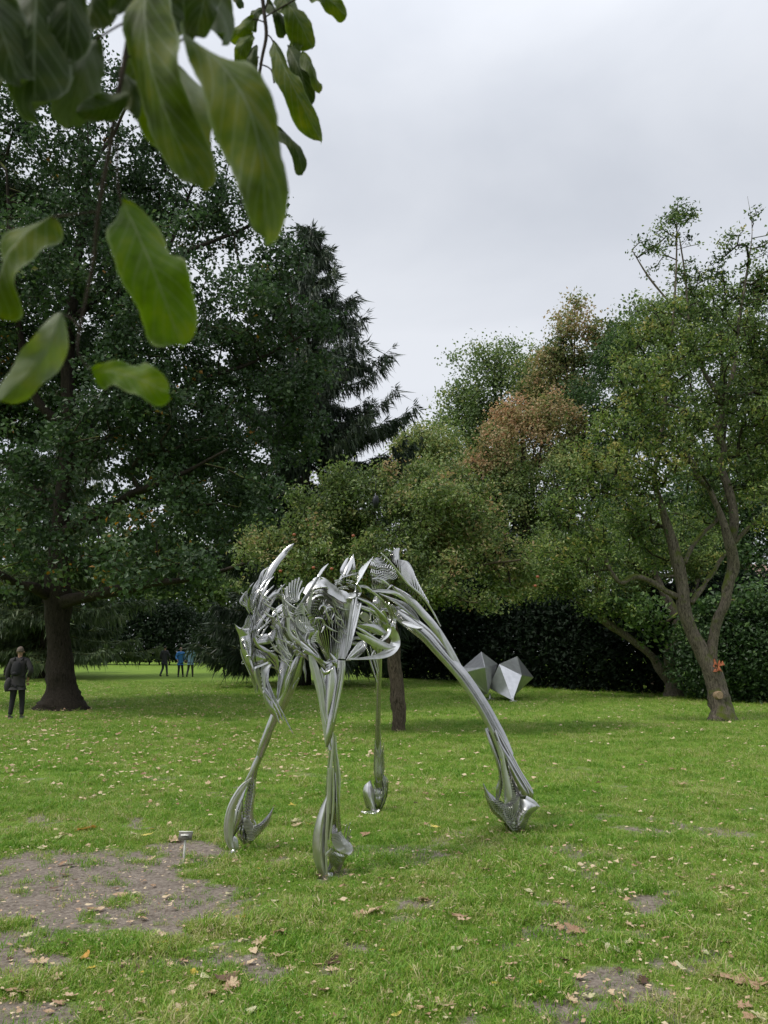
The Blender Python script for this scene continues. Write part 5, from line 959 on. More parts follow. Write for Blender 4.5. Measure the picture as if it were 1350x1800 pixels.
poly(dict(A=(495,190,26.2), B=(250,400,26.1), C=(545,400,24.9), D=(712,352,26.2), E=(583,750,25.5), F=(285,465,25.9), P=(300,545,25.9), Q=(450,775,26.4), R=(500,470,27.2)),
     'ABC ACD BFC FPE FEC PQE CED ARD BRA RBF RFP RPQ RQE REC'.replace(' REC', ' RED'))
poly(dict(H=(733,354,25.6), I=(970,248,26.4), J=(1030,502,25.6), K=(1187,531,26.7), L=(586,667,25.9), M=(910,838,24.9), N=(955,748,26.3), R=(830,500,27.1)),
     'HIJ IKJ HJM HML JKN JNM LMN RIH RKI RNK RLN RHL')
for x, y, Y in ((912, 850, 24.95), (612, 785, 26.0)):
    p = zq(x, y, Y); z0 = float(gz(p.x, p.y)); mb = MB(); mb.box((p.x, p.y, z0 + .01), (.22, .22, .04)); mb.tube([(p.x, p.y, z0), (p.x, p.y, p.z + .12)], [.05, .03], 8); mb.build('foot', M_PANEL, fac, sharp=40)
    
# ================================================================== SIGN STAKE, RED TABLE, BELL, BUILDING
M_WHITE = flat('weathered_white_paint', (.78, .78, .74), .5, nscale=60, amt=.15); M_PLATE = flat('grey_sign_plate', (.17, .165, .14), .4, metal=.3, nscale=40)
gs = G(323, 1514); sg = empty('plaque_stake', tuple(gs)); tag(sg, 'small grey plaque on a thin white stake in the bare earth left of the beast', 'sign')
tp = P(326, 1468, gs.y)
tube('stake', [(gs.x, gs.y, gs.z - .08), ((gs.x + tp.x) / 2, gs.y, (gs.z + tp.z) / 2), (tp.x - .004, gs.y + .012, tp.z)], [.008, .0075, .007], M_WHITE, sg, k=8)
mb = MB(); mb.box((tp.x, gs.y, tp.z - .006), (.108, .006, .062), rz=-.10, rx=-.5); mb.build('plaque', M_PLATE, sg)
mb = MB(); mb.box((tp.x - .001, gs.y + .013, tp.z + .0235), (.110, .004, .006), rz=-.10, rx=-.5); mb.build('plaque_edge', M_WHITE, sg)
mb = MB(); mb.box((tp.x - .004, gs.y - .009, tp.z + .001), (.06, .005, .009), rz=-.10, rx=-.5); mb.build('plaque_bracket', M_WHITE, sg)
M_RED = flat('dark_red_wood', (.10, .025, .022), .6, nscale=20); M_WOOD = flat('dark_brown_wood', (.075, .05, .035), .8, nscale=20)
bt = G(620, 1177); bt_ = empty('red_table', (bt.x, bt.y, bt.z)); tag(bt_, 'dark red wooden table with thick brown legs far behind the beast', 'table')
s_ = bt.y / FPX; hT = (1177 - 1158.5) * s_
mb = MB()
for k in range(3): mb.box((bt.x + 8 * s_, bt.y + .35 * (k - 1), bt.z + hT), (44 * s_, .33, .30))
mb.build('table_top', M_RED, bt_)
for dx in (-1, 17):
    mb = MB(); mb.box((bt.x + dx * s_, bt.y, bt.z + hT / 2 - .1), (5.5 * s_, .5, hT)); mb.build('leg', M_WOOD, bt_)
M_BELL = flat('dark_iron', (.014, .016, .022), .5, metal=.4)
bp = P(660.5, 883, 15.3); be = empty('hanging_bell', tuple(bp)); tag(be, 'small dark bell shape hanging on a cord in the apple tree leaves', 'bell')
k_ = 15.3 / FPX
tube('bell_body', [(bp.x, bp.y, bp.z + 12.5 * k_), (bp.x, bp.y, bp.z + 11 * k_), (bp.x, bp.y, bp.z + 6 * k_), (bp.x, bp.y, bp.z), (bp.x + .002, bp.y, bp.z - 11 * k_)], [.01, 4.2 * k_, 6.3 * k_, 6.0 * k_, 3.6 * k_], M_BELL, be, k=14)
tube('cord', [(bp.x, bp.y, bp.z + 12 * k_), (bp.x, bp.y, bp.z + 40 * k_)], [.006, .006], M_BELL, be, k=5)
# pale house glimpsed through the leaves at right
M_WALL = flat('pale_render', (.62, .57, .52), .8); M_ROOF = flat('pinkish_roof_tiles', (.34, .22, .18), .8); M_GLASS = flat('window_glass', (.03, .035, .04), .1, nscale=3)
hp = P(1330, 1085, 52); hs = empty('pale_house', (hp.x + 3, 54, float(gz(hp.x, 54)))); tag(hs, 'pale house with pinkish roof glimpsed through the leaves at the right edge', 'house')
z0 = float(gz(hp.x, 54)); mb = MB(); mb.box((hp.x + 5, 57, z0 + 2.6), (13, 7, 5.2)); mb.build('wall', M_WALL, hs)
V = [(hp.x - 2, 53, z0 + 5.0), (hp.x + 12, 53, z0 + 5.0), (hp.x + 12, 61, z0 + 5.0), (hp.x - 2, 61, z0 + 5.0), (hp.x - 1, 57, z0 + 7.6), (hp.x + 11, 57, z0 + 7.6)]
mesh('roof', V, [[0, 1, 5, 4], [1, 2, 5], [2, 3, 4, 5], [3, 0, 4], [3, 2, 1, 0]], M_ROOF, hs, smooth=False)
for dx in (.5, 3.5, 6.5):
    for zz in (1.4, 3.8):
        mb = MB(); mb.box((hp.x + dx, 53.48, z0 + zz), (1.1, .06, 1.2)); w_ = mb.build('window', M_WHITE, hs)
        mb = MB(); mb.box((hp.x + dx, 53.43, z0 + zz), (.95, .06, 1.05)); mb.build('pane', M_GLASS, w_)

# ================================================================== PEOPLE
def skin(name, J, E, mat, parent, root=0, lv=2):
    me = bpy.data.meshes.new(name); me.from_pydata([j[0] for j in J], E, []); me.update(); o = bpy.data.objects.new(name, me); COL.objects.link(o); o.parent = parent
    md = o.modifiers.new('skin', 'SKIN')
    for i, j in enumerate(J):
        r = j[1]; r = (r, r) if not isinstance(r, tuple) else r; me.skin_vertices[0].data[i].radius = r; me.skin_vertices[0].data[i].use_root = (i == root)
    md.use_smooth_shade = True; sb = o.modifiers.new('sub', 'SUBSURF'); sb.levels = lv; sb.render_levels = lv
    me.materials.append(mat); return o
M_SKIN = flat('skin', (.38, .22, .16), .6, nscale=8, amt=.08, bmp=0)
def person(base, rz, H, label, coat, trous, hair, shoe, pose, pack=None, group=None, bag=None, collar=None):
    root = empty('person', tuple(base)); root.rotation_euler = (0, 0, rz); s = H / 1.75; root.scale = (s, s, s); tag(root, label, 'person', group)
    R_ = lambda x, y, z: (x, y, z)
    (kl, al), (kr, ar) = pose['legs']; (el, hl), (er, hr) = pose['arms']; lean = pose.get('lean', 0)
    hips = (0, 0, .93); ch = (lean * .6, 0, 1.30); nk = (lean, .0, 1.50)
    # body (head, neck, hands and limbs as one surface)
    J = [((0, 0, .95), (.12, .09)), ((lean * .3, 0, 1.12), (.11, .085)), (ch, (.13, .09)), ((lean, 0, 1.47), (.05, .05)), ((lean, -.005, 1.56), (.055, .065)), ((lean, -.01, 1.63), (.074, .092)), ((lean, -.005, 1.70), (.066, .082)), ((lean, 0, 1.745), (.035, .045)),
         ((-.17 + lean, 0, 1.42), .05), (el, .042), (hl, .030), ((hl[0], hl[1] + .01, hl[2] - .09), (.038, .02)), ((.17 + lean, 0, 1.42), .05), (er, .042), (hr, .030), ((hr[0], hr[1] + .01, hr[2] - .09), (.038, .02)),
         ((-.09, 0, .88), .08), (kl, .055), (al, .04), ((.09, 0, .88), .08), (kr, .055), (ar, .04)]
    E = [(0, 1), (1, 2), (2, 3), (3, 4), (4, 5), (5, 6), (6, 7), (2, 8), (8, 9), (9, 10), (10, 11), (2, 12), (12, 13), (13, 14), (14, 15), (0, 16), (16, 17), (17, 18), (0, 19), (19, 20), (20, 21)]
    body = skin('body', J, E, M_SKIN, root)
    # fingers
    for hx in (hl, hr):
        fb = MB()
        for k in range(4):
            a = np.array([hx[0] + (k - 1.5) * .018, hx[1] + .01, hx[2] - .11]); fb.tube([a, a + [0, .008, -.035], a + [0, .022, -.066 + .006 * abs(k - 1.5)]], [.009, .0085, .006], 6)
        a = np.array([hx[0] + (.035 if hx is hl else -.035), hx[1] + .015, hx[2] - .06]); fb.tube([a, a + [(.012 if hx is hl else -.012), .012, -.03], a + [(.008 if hx is hl else -.008), .02, -.055]], [.010, .009, .007], 6)
        fb.build('hand', M_SKIN, None).parent = root
    # face
    fm = MB(); fx = lean; fm.tube([(fx, .085, 1.645), (fx, .108, 1.615), (fx, .10, 1.605)], [.008, .014, .010], 6)
    for sx in (-1, 1): fm.tube([(fx + sx * .078, .0, 1.655), (fx + sx * .088, -.005, 1.63), (fx + sx * .080, .0, 1.60)], [.008, .014, .007], 6)
    fm.build('nose_and_ears', M_SKIN, None).parent = root
    em = MB()
    for sx in (-1, 1): em.tube([(fx + sx * .030, .070, 1.648), (fx + sx * .030, .088, 1.648)], [.010, .008], 6)
    em.tube([(fx - .025, .086, 1.578), (fx + .025, .086, 1.578)], [.005, .005], 5); em.build('eyes_and_mouth', hair, None).parent = root
    # hair: cap on the back and crown of the head
    hv = []; hf = []; n1, n2 = 12, 8
    for i in range(n1 + 1):
        for j in range(n2 + 1):
            a = math.pi * (.02 + .96 * i / n1) + math.pi; b = math.pi * (.0 + .60 * j / n2); x = math.sin(b) * math.cos(a) * .088; y = math.sin(b) * math.sin(a) * .105; z = math.cos(b) * .11
            y = y if y < .03 else .03; hv.append((fx + x, y - .012 + (.02 if b < .6 else 0), 1.655 + z))
    for i in range(n1):
        for j in range(n2): q = i * (n2 + 1) + j; hf.append([q, q + 1, q + n2 + 2, q + n2 + 1])
    h_ = mesh('hair', hv, hf, hair, None); h_.parent = root; sm = h_.modifiers.new('t', 'SOLIDIFY'); sm.thickness = .02
    # coat
    J = [((0, 0, .86), (.185, .125)), ((lean * .3, 0, 1.08), (.165, .12)), (ch, (.185, .125)), ((lean, 0, 1.43), (.14, .10)), ((lean, 0, 1.52), (.075, .075)),
         ((-.18 + lean, 0, 1.41), .078), (el, .070), ((el[0] * .15 + hl[0] * .85, el[1] * .15 + hl[1] * .85, el[2] * .15 + hl[2] * .85), .056), ((.18 + lean, 0, 1.41), .078), (er, .070), ((er[0] * .15 + hr[0] * .85, er[1] * .15 + hr[1] * .85, er[2] * .15 + hr[2] * .85), .056), ((0, 0, .80), (.175, .12))]
    skin('jacket', J, [(0, 1), (1, 2), (2, 3), (3, 4), (3, 5), (5, 6), (6, 7), (3, 8), (8, 9), (9, 10), (0, 11)], coat, root)
    mt = lambda a, b, f: tuple(a[i] * (1 - f) + b[i] * f for i in range(3))
    J = [((0, 0, .92), (.14, .105)), ((-.085, 0, .80), .095), (mt((-.085, 0, .80), kl, .6), .083), (kl, .070), (mt(kl, al, .6), .060), (al, .055), ((.085, 0, .80), .095), (mt((.085, 0, .80), kr, .6), .083), (kr, .070), (mt(kr, ar, .6), .060), (ar, .055)]
    skin('trousers', J, [(0, 1), (1, 2), (2, 3), (3, 4), (4, 5), (0, 6), (6, 7), (7, 8), (8, 9), (9, 10)], trous, root)
    for a in (al, ar):
        skin('shoe', [((a[0], a[1] - .05, .045), (.042, .04)), ((a[0], a[1] + .06, .045), (.045, .038)), ((a[0], a[1] + .15, .035), (.042, .026)), ((a[0], a[1] - .01, .09), .045)], [(0, 1), (1, 2), (0, 3)], shoe, root)
    if pack:
        y0 = -.20; skin_ = skin('backpack', [((lean, y0 - .02, 1.02), (.125, .08)), ((lean, y0 - .03, 1.18), (.135, .09)), ((lean, y0, 1.34), (.11, .07)), ((lean, y0 + .02, 1.40), (.06, .045))], [(0, 1), (1, 2), (2, 3)], pack, root)
        skin('backpack_pocket', [((lean, y0 - .10, 1.04), (.085, .04)), ((lean, y0 - .11, 1.16), (.085, .04))], [(0, 1)], pack, root, lv=1)
        for sx in (-1, 1):
            st = MB(); st.tube([(lean + sx * .09, -.15, 1.42), (lean + sx * .11, -.02, 1.49), (lean + sx * .13, .12, 1.36), (lean + sx * .15, .10, 1.15), (lean + sx * .13, -.10, 1.02)], [.018] * 5, 6, 18); q = st.build('strap', pack, None); q.parent = root
    return root
M_JGREY = flat('grey_wool_jacket', (.030, .028, .029), .9, nscale=60, amt=.2); M_BLACK = flat('black_cloth', (.012, .012, .014), .9, nscale=50); M_HAIRG = flat('grey_brown_hair', (.13, .10, .08), .8)
M_SHOE = flat('pale_soled_shoe', (.16, .155, .15), .6); M_JEAN = flat('grey_blue_trousers', (.045, .055, .07), .9, nscale=50); M_BLUE = flat('bright_blue_jacket', (.03, .16, .42), .7); M_LBLUE = flat('light_blue_jacket', (.22, .36, .50), .7)
M_DKCOAT = flat('dark_grey_coat', (.035, .035, .04), .9); M_DHAIR = flat('dark_hair', (.025, .018, .012), .7); M_KHAKI = flat('grey_trousers', (.075, .07, .06), .9)
stand = dict(legs=[((-.10, .03, .48), (-.115, 0, .09)), ((.12, .04, .48), (.14, .0, .09))], arms=[((-.27, -.01, 1.14), (-.25, .06, .90)), ((.31, -.05, 1.16), (.19, .10, 1.00))])
p0 = G(27, 1264); p0.z = float(gz(p0.x, p0.y))
man = person(p0, .08, 1.76, 'man with backpack, grey jacket and black trousers, standing beside the oak', M_JGREY, M_BLACK, M_HAIRG, M_SHOE,
       dict(legs=[((-.11, .02, .48), (-.13, -.02, .09)), ((.10, .07, .48), (.14, .0, .09))], arms=[((-.27, .0, 1.14), (-.28, .06, .90)), ((.33, -.08, 1.17), (.20, .08, .98))], lean=.0), pack=M_BLACK)
bm_ = P(15, 1206, p0.y - .02); hb = tube('cloth_bag', [(bm_.x, bm_.y, bm_.z + .20), (bm_.x + .01, bm_.y - .02, bm_.z + .12), (bm_.x, bm_.y - .02, bm_.z), (bm_.x, bm_.y - .02, bm_.z - .13)], [.04, .085, .10, .07], M_JGREY, None, n=10, k=12)
tag(hb, 'dark grey cloth bag hanging from the left hand of the man beside the oak', 'bag')
for i, (u, v, lab, c, tr, hr_, po, rz, H) in enumerate(((288, 1189, 'walker in dark coat and grey blue jeans, leftmost of the three under the spruce', M_DKCOAT, M_JEAN, M_DHAIR, 0, -.3, 1.78), (316, 1190, 'walker in bright blue jacket and dark trousers, between two others under the spruce', M_BLUE, M_BLACK, M_DHAIR, 1, .5, 1.70),
        (334, 1190, 'walker in light blue jacket and grey trousers, rightmost of the three under the spruce', M_LBLUE, M_KHAKI, M_HAIRG, 0, .1, 1.76))):
    g0 = G(u, v); po_ = dict(legs=[((-.12, .06, .48), (-.17, -.12 if po == 0 else .05, .09)), ((.10, .10, .48), (.13, .12, .09))], arms=[((-.27, -.03, 1.14), (-.24, .12, .95)), ((.28, .03, 1.14), (.22, .20, 1.0))])
    person(g0, rz + math.pi * (1 if i == 1 else 0), H, lab, c, tr, hr_, M_BLACK, po_, group='walkers under the spruce')
# ================================================================== APPLES in the apple tree
M_APPLE = flat('red_apple', (.26, .07, .03), .45, nscale=9, amt=.4, bmp=0)
for i, (u, v, lab) in enumerate(((517, 940, 'reddish apple in the leaves above the beast neck, leftmost top one'), (621, 942, 'reddish apple in the leaves above the beast back'), (493, 1004, 'rusty apple in the leaves just right of the tall horn'), (551, 998, 'rusty apple low in the leaves above the striped fan'),
        (941, 1030, 'rusty apple at the right end of the apple tree crown'), (945, 1014, 'smaller rusty apple above the one at the right end of the crown'), (583, 1000, 'rusty apple right of the curved shoulder fin tip'))):
    c = P(u, v, 14.6 if u < 700 else 15.6); r = .031; V = []; F = []; n1, n2 = 10, 8
    for j in range(n2 + 1):
        th = math.pi * j / n2; 
        for k in range(n1): a = 2 * math.pi * k / n1; rr = r * (math.sin(th) ** .8) * (1.05 - .12 * math.cos(th)); V.append((c.x + rr * math.cos(a), c.y + rr * math.sin(a), c.z - r * .9 * math.cos(th) - (.010 if j in (n2,) else 0)))
    for j in range(n2):
        for k in range(n1): F.append([j * n1 + k, j * n1 + (k + 1) % n1, (j + 1) * n1 + (k + 1) % n1, (j + 1) * n1 + k])
    at_ = empty('apple', tuple(c)); tag(at_, lab, 'apple', 'apples in the apple tree'); mesh('fruit', V, F, M_APPLE, at_); tube('stalk', [(c.x, c.y, c.z + .03), (c.x + .004, c.y, c.z + .055)], [.0025, .002], BARK_DARK, at_, k=5)

# ================================================================== FALLEN LEAVES
def litmat(name, stops, trans=.25):
    m, t, o = newmat(name); a = N(t, 'ShaderNodeAttribute', attribute_name='tint'); oi = N(t, 'ShaderNodeObjectInfo')
    ad = N(t, 'ShaderNodeMath', operation='ADD'); t.links.new(a.outputs['Fac'], ad.inputs[0]); 
    n = noise(t, 45, 4, .6, pos(t)); mu = N(t, 'ShaderNodeMath', operation='MULTIPLY'); mu.inputs[1].default_value = .35; t.links.new(n.outputs[0], mu.inputs[0]); t.links.new(mu.outputs[0], ad.inputs[1])
    r = ramp(t, stops, ad.outputs[0]); b = N(t, 'ShaderNodeBsdfPrincipled'); b.inputs['Roughness'].default_value = .7; b.inputs['Specular IOR Level'].default_value = .25
    tr = N(t, 'ShaderNodeBsdfTranslucent'); ms = N(t, 'ShaderNodeMixShader'); ms.inputs[0].default_value = trans
    t.links.new(r.outputs[0], b.inputs['Base Color']); t.links.new(r.outputs[0], tr.inputs[0]); t.links.new(bump(t, n.outputs[0], .4, .004), b.inputs['Normal'])
    t.links.new(b.outputs[0], ms.inputs[1]); t.links.new(tr.outputs[0], ms.inputs[2]); t.links.new(ms.outputs[0], o.inputs[0]); return m
M_LIT = {'brown': litmat('brown_leaf', [(0, (.15, .085, .05)), (.35, (.34, .21, .13)), (.7, (.54, .38, .25)), (1, (.68, .56, .38))]),
         'yellow': litmat('yellow_leaf', [(0, (.50, .33, .06)), (.5, (.66, .50, .10)), (1, (.72, .62, .20))]),
         'orange': litmat('orange_leaf', [(0, (.40, .17, .03)), (.5, (.60, .27, .05)), (1, (.66, .38, .12))]),
         'pale': litmat('pale_leaf', [(0, (.34, .30, .16)), (.5, (.52, .48, .28)), (1, (.62, .58, .40))]),
         'dark': litmat('dark_brown_leaf', [(0, (.045, .026, .016)), (.5, (.10, .06, .04)), (1, (.2, .13, .09))])}
def leaf_shape(kind, seed):
    r = random.Random(seed); out = []
    n = {'oak': 26, 'oval': 12, 'maple': 30}[kind]
    for i in range(n):
        a = 2 * math.pi * i / n
        if kind == 'oak': rr = .5 * (.62 + .28 * math.cos(a * 7 + .5) * (1 - .5 * abs(math.cos(a)))) * (1 + .4 * abs(math.cos(a))); x, y = rr * math.cos(a) * 1.15, rr * math.sin(a) * .9
        elif kind == 'oval': x, y = .5 * math.cos(a), .27 * math.sin(a) * (1 - .25 * math.cos(a))
        else: rr = .30 + .20 * max(0, math.cos(a * 2.5)) ** 1.2 + .03 * math.cos(a * 15); x, y = rr * math.cos(a) * 1.05, rr * math.sin(a)
        out.append((x * r.uniform(.92, 1.08), y * r.uniform(.92, 1.08)))
    return out
def fallen_mesh(kind, seed, mk):
    """curled dry leaf, unit length, with a stalk"""
    r = random.Random(seed * 3 + 1); ol = leaf_shape(kind, seed); c1 = r.uniform(-.5, 1.6); c2 = r.uniform(-.6, 1.2); tw = r.uniform(-.6, .6); V = []; F = []; n = len(ol)
    def Z(x, y): return .16 * c1 * (x * 2) ** 2 * .5 + .22 * c2 * (y * 2) ** 2 * .5 + tw * x * y + .03 * math.sin(9 * x + seed) + .03 * math.sin(11 * y + seed)
    V.append((0, 0, Z(0, 0)))
    for s in (.55, 1.0):
        for x, y in ol: V.append((x * s, y * s, Z(x * s, y * s) + (.04 * r.uniform(-1, 1) if s == 1 else 0)))
    for i in range(n): j = (i + 1) % n; F.append([0, 1 + i, 1 + j]); F.append([1 + i, 1 + n + i, 1 + n + j, 1 + j])
    k = len(V); zz = Z(-.5, 0); V += [(-.45, -.012, zz), (-.45, .012, zz), (-.78, .03, zz + .05), (-.78, .012, zz + .05)]; F.append([k, k + 1, k + 2, k + 3])
    mn = min(v[2] for v in V); V = [(x, y, z - mn) for x, y, z in V]
    me = bpy.data.meshes.new('leaf'); me.from_pydata(V, [], F); t0 = r.uniform(.1, .8); at = me.attributes.new('tint', 'FLOAT', 'FACE'); at.data.foreach_set('value', [min(1, max(0, t0 + r.uniform(-.12, .12))) for _ in F]); me.materials.append(M_LIT[mk]); return me
LIB = {}
for mk, kinds in (('brown', ('oak', 'oak', 'maple', 'oak', 'oval', 'maple')), ('yellow', ('oval', 'oval', 'maple')), ('orange', ('maple', 'oval')), ('pale', ('oval', 'oval', 'oak')), ('dark', ('oak', 'oval', 'maple'))):
    LIB[mk] = [fallen_mesh(kd, 10 * i + len(mk) * 7, mk) for i, kd in enumerate(kinds)]; 
KN = {'brown': ('oak', 'oak', 'maple', 'oak', 'oval', 'maple'), 'yellow': ('oval', 'oval', 'maple'), 'orange': ('maple', 'oval'), 'pale': ('oval', 'oval', 'oak'), 'dark': ('oak', 'oval', 'maple')}
def drop(u, v, mk, wpx, label, group=None, idx=None):
    g_ = G(u, v); idx = random.randrange(len(LIB[mk])) if idx is None else idx % len(LIB[mk]); o = bpy.data.objects.new('fallen_leaf', LIB[mk][idx]); COL.objects.link(o)
    s = wpx * math.hypot(g_.y, 1.6) / FPX; o.location = (g_.x, g_.y, g_.z + .006 + (.012 if float(dirt_at(np.array([g_.x]), np.array([g_.y]))[0]) < .4 else 0)); o.scale = (s, s, s * random.uniform(.7, 1.1))
    o.rotation_euler = (random.uniform(-.3, .3), random.uniform(-.3, .3), random.uniform(0, 6.28)); tag(o, label.replace('KIND', KN[mk][idx]), 'fallen leaf', group or 'fallen leaves on the lawn'); return o
NAMED = [(422,1617,'orange',24,'bright orange leaf on the grass below the earth patch, most vivid of all',0), (429,1655,'pale',18,'round cream leaf lying just below the bright orange leaf',0),
 (650,1610,'brown',44,'large curled tan oak leaf heap right of the nearest hoof',0), (630,1616,'brown',26,'tan leaf touching the left of the large curled heap right of the nearest hoof',3), (807,1616,'brown',24,'tan leaf standing on edge in the middle foreground',1),(817,1624,'brown',22,'tan leaf leaning on another in the middle foreground',0),
 (745,1583,'brown',26,'tan leaf beside a pale one right of the hoof',3),(733,1581,'pale',16,'cream leaf beside a tan one right of the hoof',1),(851,1532,'brown',16,'small tan leaf halfway between the nearest hoof and the right hoof',1),(1003,1535,'pale',26,'long cream leaf in the lawn below the right hoof',1),
 (931,1572,'pale',20,'curled cream leaf on grass below and right of the right hoof',0),(1111,1559,'brown',16,'small tan leaf above the bare patch at right',4),(1283,1563,'brown',20,'curled tan leaf near the right edge above mid foreground',4),(1107,1632,'brown',16,'tan leaf on the right bare patch',0),
 (1010,1638,'brown',38,'wide brown crumpled leaf on the small bare patch right of centre',2),(974,1628,'brown',20,'tan leaf left end of the small bare patch right of centre',0),(985,1632,'brown',18,'tan leaf between two others on the small bare patch',3),(1078,1675,'pale',26,'pale yellowish leaf with upturned edge right foreground',1),
 (1124,1682,'brown',12,'tiny tan leaf beside the pale upturned one in the right foreground',0),(1198,1708,'pale',26,'cream folded leaf alone in the grass at lower right',1),(1310,1734,'brown',62,'largest crumpled reddish brown leaf at the right edge',3),(949,1734,'orange',24,'tan orange heart shaped leaf at the bottom centre',1),
 (871,1736,'yellow',16,'small yellow leaf standing upright at the bottom centre',0),(803,1674,'pale',22,'yellowish cream leaf in the centre foreground',0),(718,1767,'pale',28,'pale green cream oval leaf at the bottom edge',0),(697,1790,'yellow',20,'yellow round leaf at the very bottom edge',1),
 (719,1711,'yellow',16,'yellow leaf hidden in grass near the bottom',2),(672,1677,'yellow',12,'small yellow spotted leaf above the lower centre',0),(1130,1726,'dark',24,'dark brown leaf sunk in the grass at lower right',0),(585,1694,'dark',26,'dark brown curled leaf lower centre left',2),(587,1708,'brown',20,'tan leaf below a dark curled one, lower centre left',0),
 (780,1773,'brown',34,'tan leaf with lobes at the bottom edge of the picture',0),(1095,1778,'brown',26,'tan leaf at the bottom edge right of centre',1),(1020,1720,'brown',20,'tan leaf on the tiny bare spot at lower right',0),(1335,1795,'pale',24,'pale leaf in the bottom right corner',2),
 (150,1462,'orange',34,'orange brown oak leaf on the upper edge of the earth patch',0),(102,1477,'pale',24,'cream leaf pair above the left end of the earth patch',2),(110,1472,'brown',16,'tan leaf lying on the cream one above the earth patch',1),(73,1493,'pale',16,'cream leaf on the earth at left',0),
 (258,1471,'yellow',20,'yellow leaf flat on the grass left of the plaque',1),(266,1461,'yellow',12,'small yellow leaf above a larger yellow one, left of the plaque',0),(308,1478,'brown',26,'tan leaf at the foot of the plaque',0),(266,1511,'brown',14,'tan leaf on the earth left of the stake',0),(254,1527,'pale',12,'cream leaf below left of the stake',2),
 (212,1575,'brown',26,'curled brown leaf in the middle of the bare earth',4),(249,1604,'pale',16,'cream star shaped leaf on the bare earth',2),(124,1522,'dark',16,'dark leaf on the left half of the bare earth',0),(56,1614,'brown',22,'curled tan leaf by the left grass tuft',4),(285,1664,'yellow',22,'narrow yellow leaf on the lower edge of the earth',0),
 (150,1686,'orange',24,'orange tan oak leaf at lower left, tilted up',1),(70,1695,'brown',30,'tan leaf in the lower left grass',0),(45,1750,'brown',26,'tan leaf left corner of the foreground',3),(100,1725,'brown',24,'tan leaf standing up in the lower left grass',0),(28,1734,'yellow',10,'tiny yellow leaf near the left edge foreground',0),
 (371,1754,'brown',24,'tan lobed leaf at the bottom left of centre',0),(397,1727,'dark',40,'long curled dark brown leaf on the small bare patch',1),(360,1725,'pale',22,'pale yellow green leaf left of the long curled dark leaf',1),(297,1704,'brown',18,'tan leaf above the pale yellow green one',0),(247,1717,'yellow',14,'yellow leaf left of the pale one in lower left',0),
 (480,1496,'brown',26,'reddish tan leaf between the left hoof and the nearest hoof',2),(520,1448,'pale',24,'pale leaf between front hooves, farther back',2),(522,1454,'brown',16,'tan leaf tucked under the pale one between front hooves',0),(454,1531,'orange',14,'orange leaf in the bright grass between the front hooves',1),(487,1527,'yellow',8,'tiny yellow leaf in the bright grass between front hooves',0),
 (466,1550,'brown',18,'tan leaf in the bright grass left of the nearest hoof',0),(486,1590,'pale',22,'flat cream leaf left below the nearest hoof',0),(492,1644,'brown',28,'flat tan leaf below left of the nearest hoof',1),(766,1457,'yellow',24,'yellow leaf on the lawn between the rear hooves',1),(642,1470,'brown',18,'reddish tan leaf just behind the nearest hoof',2),
 (516,1419,'yellow',18,'yellow lobed leaf between front hooves far back',2),(755,1410,'brown',14,'tan leaf right of the thin rear leg',0),(1048,1397,'brown',14,'tan leaf on the open lawn right of the right hoof',0),(632,1440,'pale',12,'pale leaf left of the thin rear hoof',2),(770,1690,'brown',18,'tan leaf in the centre lower grass',0),(980,1705,'brown',16,'tan leaf lower right of centre',4)]
for u, v, mk, wp_, lab, ix in NAMED: drop(u, v, mk, wp_, lab, idx=ix)
ZON = [((0, 380, 1640, 1800), 38, 'in lower left patchy grass'), ((0, 400, 1400, 1480), 26, 'on grass behind the bare earth'), ((380, 760, 1560, 1800), 46, 'on lawn below the nearest hoof'),
       ((760, 1350, 1540, 1800), 44, 'in lower right thick grass'), ((60, 330, 1500, 1640), 14, 'on the bare earth'), ((430, 900, 1400, 1560), 24, 'on lawn among the hooves')]
for (u0, u1, v0, v1), n, plc in ZON:
    for i in range(n):
        mk = random.choices(('brown', 'pale', 'yellow', 'dark'), (70, 14, 4, 12))[0]; u, v = random.uniform(u0, u1), random.uniform(v0, v1); ix = random.randrange(len(LIB[mk]))
        sz = {'brown': ('curled tan', 'dry tan', 'reddish tan', 'flat tan', 'oval tan', 'crumpled tan')[ix % 6], 'pale': ('pale cream', 'whitish', 'pale tan')[ix % 3], 'yellow': ('yellow', 'small yellow', 'lobed yellow')[ix % 3], 'dark': ('dark brown', 'nearly black', 'dark lobed')[ix % 3]}[mk]
        drop(u, v, mk, random.uniform(9, 20) * (v - 1148) / 480, f'{sz} KIND leaf {plc}, {("left", "middle", "right")[min(2, int(3 * (u - u0) / (u1 - u0)))]} {("far", "near")[int(v > (v0 + v1) / 2)]} part', f'{sz} leaves {plc}', ix)
# the countless small ones further off, and crumbs near by
V = []; F = []; T = []; nleaf = 0
n = 11500; yy = 5 + 32 * rng.random(n) ** 1.15; xx = rng.uniform(-1, 1, n) * (.52 * yy + .5)
cl = fbm(xx * .6, yy * .6, 4, 55); left = np.clip((2 - xx) / 9, 0, 1) * .6 + .4; k = rng.random(n) < np.clip((cl - .40) * 4.2, .03, 1) * left * np.where(xx > 1.5, .6, 1) + .55 * ((xx < -.5) & (yy > 11) & (yy < 24)); xx, yy = xx[k], yy[k]
m2 = 3200; y2 = rng.uniform(3.6, 7, m2); x2 = rng.uniform(-1, 1, m2) * (.5 * y2 + .3); xx = np.concatenate([xx, x2]); yy = np.concatenate([yy, y2]); sz = np.concatenate([np.minimum(rng.gamma(4, .0145, len(xx) - m2) + .012, np.where(yy[:len(xx) - m2] < 10, .055, .11)), rng.uniform(.008, .034, m2)])
